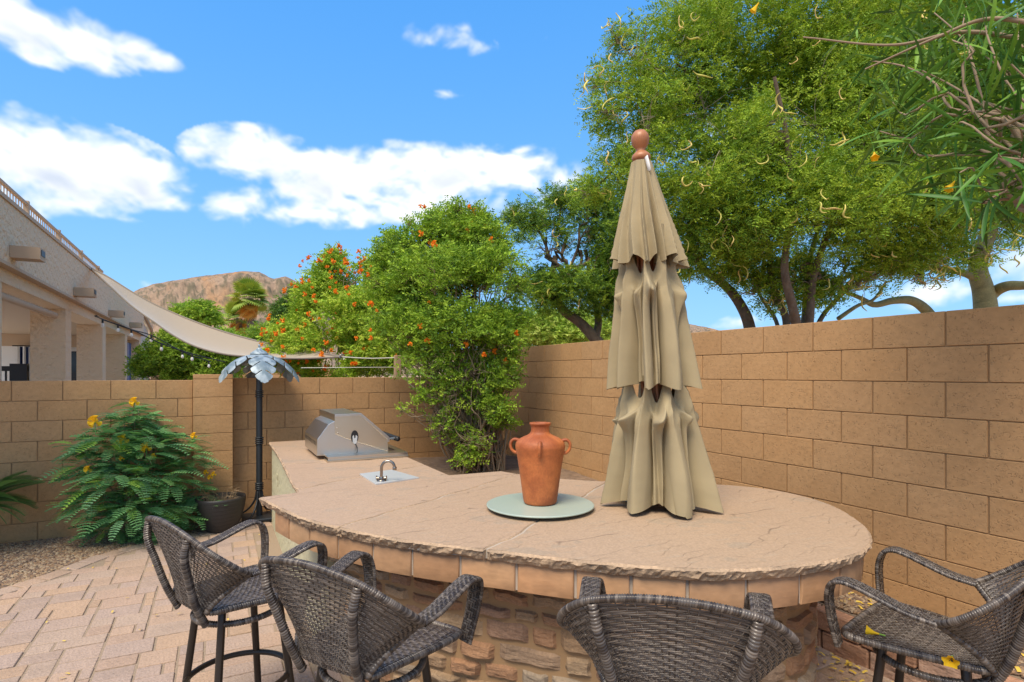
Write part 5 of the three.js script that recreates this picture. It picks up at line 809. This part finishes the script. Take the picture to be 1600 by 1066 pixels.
{ // corner shrub, trumpet vine behind the wall
  const bushLeaf = spray(5, 0.12, 5, 0.016, 0.038, 0.1, 2);
  const [t, cl, r] = shrub('trumpet_shrub', 'tall leafy shrub with orange trumpet flowers and bare twiggy foot in the wall corner', 'shrub',
    [[640, 400, 6.9, 55], [700, 365, 6.9, 48, 0.9], [750, 375, 6.8, 45, 0.9], [735, 345, 6.8, 22], [690, 345, 6.9, 16], [620, 450, 6.8, 55], [680, 440, 6.5, 75], [760, 440, 6.6, 70], [790, 500, 6.6, 42], [640, 510, 6.6, 62], [710, 510, 6.4, 75], [770, 540, 6.5, 52], [670, 575, 6.4, 50, 0.8, 0.2], [730, 580, 6.4, 60, 0.8, 0.22], [785, 590, 6.5, 35, 0.8, 0.7], [700, 630, 6.35, 45, 0.8, 0.15], [775, 640, 6.4, 30, 0.8, 0.75], [690, 668, 6.35, 22, 0.8, 0.4], [740, 690, 6.35, 35, 0.7, 0.2], [728, 718, 6.3, 22, 0.6, 0.5], [790, 660, 6.6, 18, 0.8, 0.8], [665, 620, 6.3, 14, 0.8, 0.9], [672, 345, 6.9, 12, 1.3], [715, 330, 6.8, 13, 1.4], [752, 335, 6.8, 12, 1.5], [660, 362, 6.9, 14, 1.2], [600, 400, 6.9, 18, 1.1], [590, 440, 6.9, 18, 1], [780, 390, 6.8, 18, 1.2], [805, 440, 6.7, 20, 1], [818, 500, 6.7, 14, 1], [595, 500, 6.8, 22, 1], [628, 640, 6.3, 7, 1, 1.5], [640, 350, 6.9, 8, 1.3]],
    { seed: 404, foot: onH(745, 738, 0.5).clone(), stems: 5, spread: 0.55, thick: 0.012, wob: 0.24, twigs: 44, twigR: 0.0046, spray: bushLeaf, n: 9500, cols: [BRIGHT[0], BRIGHT[2], ...GREENS], fill: { gap: 0.42, freq: 2.4, seed: 12 }, bark: M.twig });
  blossoms(t, cl.slice(0, 12), r, 30, M.petalOrange, 0.65);
  const [t2, cl2, r2] = shrub('flowering_vine', 'sprawling bright green shrub covered in orange flowers behind the low wall', 'shrub',
    [[470, 520, 9, 42], [520, 440, 9.2, 45], [520, 405, 9.2, 22, 0.9], [555, 440, 9, 40], [490, 470, 9.1, 40], [550, 500, 8.7, 60], [500, 540, 8.7, 50], [600, 480, 8.8, 60], [610, 540, 8.5, 55], [450, 560, 8.8, 35], [550, 570, 8.5, 45], [480, 585, 8.6, 35], [590, 420, 9, 30], [440, 525, 9.2, 25]],
    { seed: 505, foot: atZ(540, 700, 9).setY(-0.05), stems: 2, thick: 0.016, twigs: 12, twigR: 0.006, spray: spray(6, 0.13, 5, 0.022, 0.045, 0.2, 2), n: 7500, cols: BRIGHT, fill: { gap: 0.40, freq: 2, seed: 21 } });
  blossoms(t2, cl2, r2, 210, M.petalOrange, 0.68);
  // greenery beyond the walls
  shrub('small_tree', 'small rounded green tree hung with bulbs in the neighbouring yard', 'tree', [[250, 560, 15, 35], [300, 550, 15, 45], [345, 545, 15.3, 38], [275, 530, 15, 28], [330, 580, 15, 35], [285, 585, 15, 35], [360, 570, 15.4, 25], [225, 575, 15, 20]], { seed: 606, foot: atZ(295, 640, 15).setY(-0.05), stems: 2, thick: 0.035, twigs: 6, twigR: 0.01, spray: spray(7, 0.2, 6, 0.03, 0.06, 0.25, 2), n: 4200, cols: GREENS, fill: { gap: 0.40, freq: 1.4, seed: 33 } });
  shrub('background_tree', 'leafy tree top showing above the sagging sail', 'tree', [[310, 490, 30, 25, 0.7], [285, 485, 30, 12, 0.8], [330, 500, 30, 14, 0.8], [350, 540, 28, 30], [400, 555, 27, 30], [330, 540, 28, 25]], { seed: 707, foot: atZ(320, 640, 30).setY(-0.05), stems: 2, thick: 0.06, spray: spray(8, 0.4, 6, 0.06, 0.12, 0.25, 2), n: 2400, cols: [...GREENS, ...BRIGHT], fill: { gap: 0.4, freq: 0.8, seed: 39 } });
  shrub('background_tree', 'dark green conifer-like tree between the palms and the orange-flowered shrub', 'tree', [[450, 490, 34, 24, 1], [440, 510, 34, 22, 0.8], [470, 470, 34, 22, 0.9], [455, 530, 34, 28, 0.8]], { seed: 808, foot: atZ(450, 620, 34).setY(-0.05), stems: 2, thick: 0.08, spray: spray(9, 0.45, 6, 0.06, 0.13, 0.25, 2), n: 2200, cols: DEEP, fill: { gap: 0.36, freq: 0.8, seed: 44 } });
  shrub('background_tree', 'olive green hedge-like tree below the palms', 'tree', [[415, 530, 24, 28], [440, 545, 24, 25], [400, 560, 24, 25], [425, 570, 24, 30]], { seed: 909, foot: atZ(425, 640, 24).setY(-0.05), stems: 2, thick: 0.05, spray: spray(10, 0.32, 6, 0.045, 0.1, 0.25, 2), n: 2200, cols: GREENS, fill: { gap: 0.38, freq: 1, seed: 47 } });
  shrub('background_tree', 'light yellow-green tree seen under the leaning trunk beyond the tall wall', 'tree', [[850, 510, 17, 40, 0.7], [900, 512, 17, 38, 0.7], [940, 520, 17, 30, 0.7], [870, 530, 17, 40, 0.6], [820, 530, 17, 30, 0.7]], { seed: 111, foot: atZ(890, 600, 17).setY(-0.05), stems: 2, thick: 0.04, spray: spray(11, 0.24, 6, 0.034, 0.07, 0.25, 2), n: 3600, cols: [[0.46, 0.60, 0.09], [0.54, 0.64, 0.14], [0.38, 0.54, 0.08]], fill: { gap: 0.36, freq: 1.3, seed: 52 } });
}
{ // fan palms far behind
  const r = rng(1212), fan = (() => { const P = [], N = [], I = []; for (let i = 0; i < 22; i++) { const a = mix(-1.9, 1.9, i / 21), k = P.length / 3, d = V3(Math.sin(a), 0, Math.cos(a)), s = V3(Math.cos(a), 0, -Math.sin(a)); for (const [l, w, y] of [[0.1, 0.02, 0], [0.6, 0.055, 0.02], [1.0, 0.004, -0.16]]) for (const e of [-1, 1]) { const p = d.clone().multiplyScalar(l).addScaledVector(s, w * e); P.push(p.x, y + p.y, p.z); N.push(0, 1, 0); } I.push(k, k + 1, k + 2, k + 1, k + 3, k + 2, k + 2, k + 3, k + 4, k + 3, k + 5, k + 4); } const g = new THREE.BufferGeometry(); g.setAttribute('position', new THREE.Float32BufferAttribute(P, 3)); g.setAttribute('normal', new THREE.Float32BufferAttribute(N, 3)); g.setIndex(I); g.deleteAttribute('normal'); g.computeVertexNormals(); g.translate(0, 0, 0.9); return g; })();
  const palm = (label, px, py, Z, s, pxb) => {
    const t = thing('fan_palm', label, 'palm', 'palms below the hill'), top = atZ(px, py, Z), base = atZ(pxb, 640, Z).setY(-0.05);
    part('trunk', sweep(curve([base, base.clone().lerp(top, 0.5).add(V3(0.1, 0, 0)), top], 24), (q) => 0.26 - 0.06 * q + 0.02 * Math.sin(q * 120), 12), M.bark, t);
    const gm = [leafMat(0.27, 0.39, 0.05, 0.25), leafMat(0.38, 0.46, 0.06, 0.25)], dry = leafMat(0.72, 0.36, 0.06, 0.15);
    for (let i = 0; i < 60; i++) { const dead = i >= 42, e = dead ? mix(-1.45, -0.6, r()) : mix(-0.65, 1.35, Math.pow(r(), 0.8)), o = part('palm_frond', fan, dead ? dry : gm[i % 2], t); o.position.copy(top).y += dead ? -0.5 * r() : 0; o.rotation.set(-e, r() * 6.283, (r() - 0.5) * 0.5, 'YXZ'); o.scale.setScalar(s * (0.75 + 0.4 * r()) * (dead ? 0.8 : 1)); }
  };
  palm('tall fan palm with an orange skirt of dry fronds before the hill', 390, 466, 40, 0.82, 388);
  palm('shorter fan palm partly hidden behind the taller palm', 373, 497, 42, 0.8, 375);
}
{ // yellow bird-of-paradise shrub by the low wall: feathery fronds, each a mesh
  const t = thing('feathery_shrub', 'feathery dark green shrub with yellow flower heads against the low wall', 'shrub'), r = rng(1313);
  const frondGeo = (seed, len, pairs, ll, droop) => { const q = rng(seed), gs = [], mid = []; for (let i = 0; i <= 8; i++) { const u = i / 8; mid.push(V3(0, -droop * u * u * len + 0.08 * len * u, -u * len)); } gs.push(sweep(mid, (u) => 0.0028 * (1.1 - 0.8 * u), 4, { caps: false })); const P = [], N = [], I = []; for (let i = 0; i < pairs; i++) { const u = 0.12 + 0.86 * (i + 0.5) / pairs, o = V3(0, -droop * u * u * len + 0.08 * len * u, -u * len), sc = Math.sin(Math.PI * clamp(0.16 + u * 0.80)) ** 0.6; for (const s of [-1, 1]) { const d = V3(s, 0.10 + 0.12 * (q() - 0.5), -0.38).normalize(), w = V3(0, 0, -1), L = ll * sc * (0.92 + 0.16 * q()), k = P.length / 3, n = V3(-s * 0.25, 1, 0).normalize(); for (const [a, b] of [[0, 0.35], [0.5, 0.5], [0.9, 0.42], [1, 0], [0.9, -0.42], [0.5, -0.5], [0, -0.35]]) { const p = o.clone().addScaledVector(d, a * L).addScaledVector(w, b * len / pairs * 0.70).add(V3(0, -0.12 * L * a * a, 0)); P.push(p.x, p.y, p.z); N.push(n.x, n.y, n.z); } for (let m = 1; m < 6; m++) I.push(k, k + m, k + m + 1); } } const g = new THREE.BufferGeometry(); g.setAttribute('position', new THREE.Float32BufferAttribute(P, 3)); g.setAttribute('normal', new THREE.Float32BufferAttribute(N, 3)); g.setIndex(I); g.deleteAttribute('normal'); g.computeVertexNormals(); gs.push(g); return join(gs); };
  const kinds = [frondGeo(1, 0.22, 8, 0.058, 0.35), frondGeo(2, 0.19, 7, 0.054, 0.2), frondGeo(3, 0.25, 9, 0.056, 0.5), frondGeo(4, 0.18, 7, 0.06, 0.3)];
  const nearWall = (px, R) => 7.22 / ray(px)[1] - R * 6 / FOCAL * 0.85 - 0.06, foot = onH(215, 842, 0), lobes = clumpsOf([[208, 640, 6.35, 18, 1.2], [185, 660, 6.3, 22, 1], [225, 662, 6.3, 22, 1], [130, 705, 6.2, 26, 0.8], [290, 695, 6.3, 22, 0.9], [207, 650, 6.3, 22, 1.1], [165, 685, 6.2, 30, 0.8], [238, 682, 6.25, 30, 0.8], [205, 670, 6.3, 30, 1], [175, 700, 6.1, 48, 0.8], [235, 700, 6.2, 48, 0.8], [140, 735, 6.0, 38, 0.7], [190, 750, 5.95, 62, 0.8], [250, 745, 6.1, 55, 0.8], [295, 720, 6.25, 32, 0.9], [150, 790, 5.9, 48, 0.7], [215, 800, 5.8, 62, 0.7], [270, 800, 5.95, 48, 0.8], [180, 830, 5.75, 38, 0.6], [245, 830, 5.8, 40, 0.6], [300, 770, 6.2, 28, 0.8]].map(([x, y, z, R, ...q]) => [x, y, Math.min(z, nearWall(x, R)), R * 0.84, ...q]));
  for (const c of lobes) for (let i = 0; i < 2; i++) part('stem', sweep(limbPath(r, foot.clone().add(V3((r() - 0.5) * 0.15, 0, (r() - 0.5) * 0.15)), c.c.clone().add(V3((r() - 0.5) * 0.15, 0, (r() - 0.5) * 0.1)), 0.1), (u) => 0.009 * (1.1 - 0.7 * u), 6, { caps: false }), M.twig, t);
  const tot = lobes.reduce((s, c) => s + c.r ** 2, 0), toCam = Math.atan2(-foot.x, -foot.z), extra = [];
  for (const c of lobes) { const n = Math.round(1350 * c.r ** 2 / tot); for (let i = 0; i < n; i++) {
    const th = r() * 6.283, cz = mix(-0.6, 1, r()), sz = Math.sqrt(1 - cz * cz), R = c.r * Math.pow(r(), 0.4) * 0.85, d = V3(Math.cos(th) * sz, cz, Math.sin(th) * sz), p = c.c.clone().add(V3(d.x * R, d.y * R * c.fl, d.z * R)), yaw = Math.atan2(-d.x, -d.z) + (r() - 0.5) * 1.2, pit = mix(-0.3, 0.3, r()) + 0.2 * cz, q = new THREE.Quaternion().setFromEuler(new THREE.Euler(pit, yaw, (r() - 0.5) * 0.5, 'YXZ')), sc = 0.6 + 0.55 * r(), k = Math.floor(r() * 4), mm = r() < 0.16 ? 2 : [0, 1, 3, 0][Math.floor(r() * 4)];
    if (-p.z > 7.24) continue; const front = p.clone().sub(foot).dot(V3(-SN, 0, CS)); extra.push([front, p, q, sc, k, mm]);
  } }
  extra.sort((a, b) => b[0] - a[0]);
  const rest = [[], [], [], []]; extra.forEach(([, p, q, sc, k, mm], i) => { if (i < 295) { const o = part('frond', kinds[k], M.frond[mm], t); o.position.copy(p); o.quaternion.copy(q); o.scale.setScalar(sc); } else rest[k].push([M4(p, q, sc), null]); });
  rest.forEach((l, k) => { if (l.length) scatter('fronds_behind', kinds[k], M.frond[k % 2], l, t); });
  for (const [px, py, Z, s] of [[148, 659, 6.1, 1.15], [210, 628, 6.3, 0.9], [192, 687, 5.95, 1.05], [228, 699, 5.95, 1.0], [190, 716, 5.85, 0.5], [303, 681, 6.2, 0.65], [137, 734, 5.8, 0.7], [152, 757, 5.75, 0.6], [240, 712, 5.9, 0.45]]) { const p = atZ(px, py, Math.min(Z, nearWall(px, 70))), o = part('flower_head', cluster, M.petalYellow, t); o.position.copy(p); o.scale.setScalar(1.2 * s); part('flower_stalk', sweep([V3(0, 0, 0), V3(0.005, -0.09, 0.005)], 0.003, 5), M.frond[1], o); }

  // dark pot with dry grass beside it
  const pot = thing('planter_pot', 'dark ribbed round pot with dry grass beside the feathery shrub', 'plant pot'), pc = onH(345, 828, 0.02); pc.y = 0.02;
  const pp = lathe([[0.001, 0], [0.13, 0], [0.16, 0.02], [0.20, 0.12], [0.232, 0.24], [0.243, 0.33], [0.240, 0.355], [0.228, 0.352], [0.222, 0.32], [0.21, 0.27], [0.001, 0.27]], 48); { const p = pp.attributes.position, uv = pp.attributes.uv; for (let i = 0; i < p.count; i++) uv.setXY(i, Math.atan2(p.getX(i), p.getZ(i)) * 0.22, p.getY(i)); }
  part('bowl', pp.translate(pc.x, pc.y, pc.z), M.pot, pot); part('soil', new THREE.CircleGeometry(0.222, 28).rotateX(-Math.PI / 2).translate(pc.x, pc.y + 0.29, pc.z), M.soil, pot);
  const gr = []; for (let i = 0; i < 130; i++) { const a = r() * 6.28, R = 0.16 * Math.sqrt(r()), o = V3(pc.x + Math.cos(a) * R, pc.y + 0.285, pc.z + Math.sin(a) * R), l = 0.10 + 0.26 * r() * r(), lean = 0.25 + 0.6 * r(); gr.push(sweep(curve([o, o.clone().add(V3(Math.cos(a) * l * lean * 0.3, l * 0.6, Math.sin(a) * l * lean * 0.3)), o.clone().add(V3(Math.cos(a) * l * lean, l * (1.05 - lean * 0.6), Math.sin(a) * l * lean))], 6), (u) => 0.0032 * (1 - 0.85 * u), 3, { caps: false, flat: 0.4 })); }
  part('dry_grass', join(gr), M.dryGrass, pot).userData.kind = 'stuff';
  for (const [dx, dy, yaw, k] of [[-0.04, 0.33, toCam + 3.5, 0], [0.02, 0.31, toCam + 2.6, 1], [-0.1, 0.30, toCam + 4.2, 2], [0.08, 0.32, toCam + 2.0, 3], [-0.08, 0.28, toCam + 3.1, 1]]) { const o = part('frond', kinds[k], M.frond[k % 2], pot); o.position.set(pc.x + dx * CS, pc.y + dy, pc.z + dx * SN + 0.1); o.rotation.set(0.1, yaw, 0, 'YXZ'); o.scale.setScalar(0.85); }
  for (const [px, py] of [[322, 738], [334, 741], [328, 746]]) { const p = atZ(px, py, 6.05), o = part('flower_head', cluster, M.petalYellow, pot); o.position.copy(p); o.scale.setScalar(0.62); part('flower_stalk', sweep([V3(0, 0, 0), V3(0.01, -0.09, -0.01)], 0.003, 5), M.frond[1], o); }
}
{ // sago palm at the left edge: stiff arching fronds
  const t = thing('sago_palm', 'stiff dark green sago palm fronds reaching in beside the gravel', 'palm'), r = rng(1414), c = onH(-48, 866, 0.0).setY(0.34), toR = Math.atan2(-CS, -SN);
  part('trunk', lathe([[0.001, 0.12], [0.07, 0.1], [0.10, 0.0], [0.09, -0.2], [0.10, -0.34]], 18).translate(c.x, c.y, c.z), M.bark, t);
  const frond = (len, droop) => { const P = [], N = [], I = [], mid = (u) => V3(0, len * (0.42 * u - droop * u * u), -len * u * (1 - 0.12 * u)); const gs = [sweep(Array.from({ length: 12 }, (_, i) => mid(i / 11)), (u) => 0.007 * (1.1 - 0.8 * u), 5, { caps: false })]; for (let i = 0; i < 54; i++) { const u = 0.08 + 0.91 * i / 53, o = mid(u); for (const s of [-1, 1]) { const L = 0.115 * Math.sin(Math.PI * clamp(0.18 + 0.74 * u)), d = V3(s * 0.72, 0.42, -0.62).normalize(), w = V3(0, 0.25, -0.8).normalize(), k = P.length / 3; for (const [a, b] of [[0, 0.5], [0, -0.5], [0.6, -0.4], [1, 0], [0.6, 0.4]]) { const p = o.clone().addScaledVector(d, a * L).addScaledVector(w, b * 0.0105); P.push(p.x, p.y, p.z); N.push(-s * 0.5, 0.8, 0.2); } I.push(k, k + 1, k + 2, k, k + 2, k + 4, k + 2, k + 3, k + 4); } } const g = new THREE.BufferGeometry(); g.setAttribute('position', new THREE.Float32BufferAttribute(P, 3)); g.setAttribute('normal', new THREE.Float32BufferAttribute(N, 3)); g.setIndex(I); g.deleteAttribute('normal'); g.computeVertexNormals(); gs.push(g); return join(gs); };
  const kinds = [frond(0.62, 0.40), frond(0.55, 0.55), frond(0.66, 0.25)];
  for (let i = 0; i < 30; i++) { const o = part('frond', kinds[i % 3], M.sago[i % 2], t); o.position.copy(c).y += 0.08; o.rotation.set(mix(-0.15, 0.55, r()), i < 14 ? YAW * -1 - Math.PI / 2 + mix(-0.7, 0.7, i / 13) : r() * 6.28, (r() - 0.5) * 0.3, 'YXZ'); }
}
{ // yellow oleander reaching in from the right, close to the camera
  const t = thing('oleander_shrub', 'narrow-leaved shrub with long glossy leaves and yellow trumpet flowers overhead', 'shrub'), r = rng(1515);
  const leaf = (L, W, bend, seed) => grid(6, 2, (u, v) => { const w = W * Math.pow(Math.sin(Math.PI * clamp(0.04 + u * 0.94)), 0.7) * (v - 0.5), y = -bend * u * u * L; return V3(w, y + Math.abs(v - 0.5) * W * 0.35, -u * L); }, [L, W]);
  const kinds = [leaf(0.19, 0.0165, 0.25), leaf(0.16, 0.015, 0.55), leaf(0.21, 0.016, 0.1), leaf(0.14, 0.015, 0.4)];
  const foot = yard(3.15, 0.35, 0.0), hub = yard(2.95, 0.95, 2.2);
  part('trunk', sweep(curve([foot, yard(3.1, 0.5, 0.9), yard(3.0, 0.75, 1.7), hub], 24), (u) => 0.05 * (1.1 - 0.5 * u), 10), M.bark, t);
  const ends = [[1395, 160, 2.7], [1440, 110, 2.5], [1360, 95, 2.9], [1480, 60, 2.4], [1540, 40, 2.4], [1420, 225, 2.6], [1480, 200, 2.4], [1540, 160, 2.3], [1580, 100, 2.2], [1500, 270, 2.3], [1560, 240, 2.2], [1595, 200, 2.2], [1600, 300, 2.2], [1460, 20, 2.7], [1590, 20, 2.5], [1470, 150, 2.7], [1530, 110, 2.6], [1570, 180, 2.6], [1375, 205, 2.75], [1545, 300, 2.25], [1600, 150, 2.5], [1510, 10, 2.9], [1450, 250, 2.5]];
  const bare = [[[1600, 60, 2.6], [1500, 50, 2.6], [1400, 70, 2.7], [1255, 58, 2.9]], [[1640, 40, 2.3], [1540, 30, 2.4], [1460, 60, 2.5], [1352, 108, 2.7]], [[1640, 200, 2.4], [1560, 175, 2.5], [1500, 180, 2.5]]];
  for (const b of bare) part('branch', sweep(curve(b.map((p) => atZ(...p)), 24), (u) => 0.010 * (1.1 - 0.75 * u), 7), M.twig, t);
  let count = 0;
  for (const [px, py, Z] of ends) {
    const e = atZ(px, py, Z), path = limbPath(r, hub.clone().add(V3((r() - 0.5) * 0.2, (r() - 0.5) * 0.3, (r() - 0.5) * 0.2)), e, 0.22, 6); part('branch', sweep(path, (u) => 0.009 * (1.15 - 0.85 * u), 6), M.twig, t);
    const m = path.length, dir = path[m - 1].clone().sub(path[m - 4]).normalize();
    for (let i = 0; i < 12; i++) { const k = m - 1 - Math.floor(i * 0.85), p = path[Math.max(2, k)].clone(), side = V3(r() - 0.5, r() - 0.5, r() - 0.5).cross(dir).normalize(), d = dir.clone().multiplyScalar(0.35 + 0.5 * r()).addScaledVector(side, 0.9).add(V3(0, -0.12, 0)).normalize(), o = part('leaf', kinds[Math.floor(r() * 4)], M.oleander[Math.floor(r() * 3)], t); o.position.copy(p); o.quaternion.setFromUnitVectors(V3(0, 0, -1), d); o.rotateZ((r() - 0.5) * 2.2); o.scale.setScalar(0.75 + 0.5 * r()); count++; }
  }
  const more = []; for (let i = 0; i < 1500; i++) { const [px, py, Z] = ends[Math.floor(r() * ends.length)], p = atZ(px + 55 + (r() - 0.5) * 170, py - 10 + (r() - 0.5) * 130, Z + 0.15 + 0.5 * r()), w = M.oleander[0].color; if (px + 40 < 1400 && r() < 0.6) continue; const k = 0.35 + 1.0 * r(); more.push([M4(p, randQ(r, 1.1), 0.7 + 0.5 * r()), rgb(0.16 * k, 0.31 * k, 0.04 * k)]); }
  scatter('leaves_behind', kinds[0], M.leaf, more, t);
  const bell = grid(16, 8, (u, v) => { const a = u * 6.283, R = 0.003 + 0.016 * v ** 1.6 * (1 + 0.18 * v * Math.sin(a * 5)); return V3(Math.cos(a) * R, Math.sin(a) * R, -v * 0.05); });
  for (const [px, py, Z, yaw] of [[1186, 4, 2.9, 0.6], [1366, 238, 2.7, 2.2], [1492, 283, 2.4, 1.2]]) { const p = atZ(px, py, Z), o = part('trumpet_flower', bell, M.petalYellow, t); o.position.copy(p); o.rotation.set(-0.9, yaw, 0, 'YXZ'); o.scale.setScalar(0.95); part('calyx', sweep([V3(0, 0, 0.0), V3(0, 0.006, 0.02)], 0.0035, 6), M.oleander[1], o); part('flower_stalk', sweep(curve([V3(0, 0.006, 0.02), V3(0.02, 0.05, 0.07), V3(0.06, 0.09, 0.12)], 8), 0.0022, 5), M.oleander[0], o); }
}
scene.traverse((o) => { if (o.isMesh) { o.castShadow = true; o.receiveShadow = true; } });
renderer.render(scene, camera);
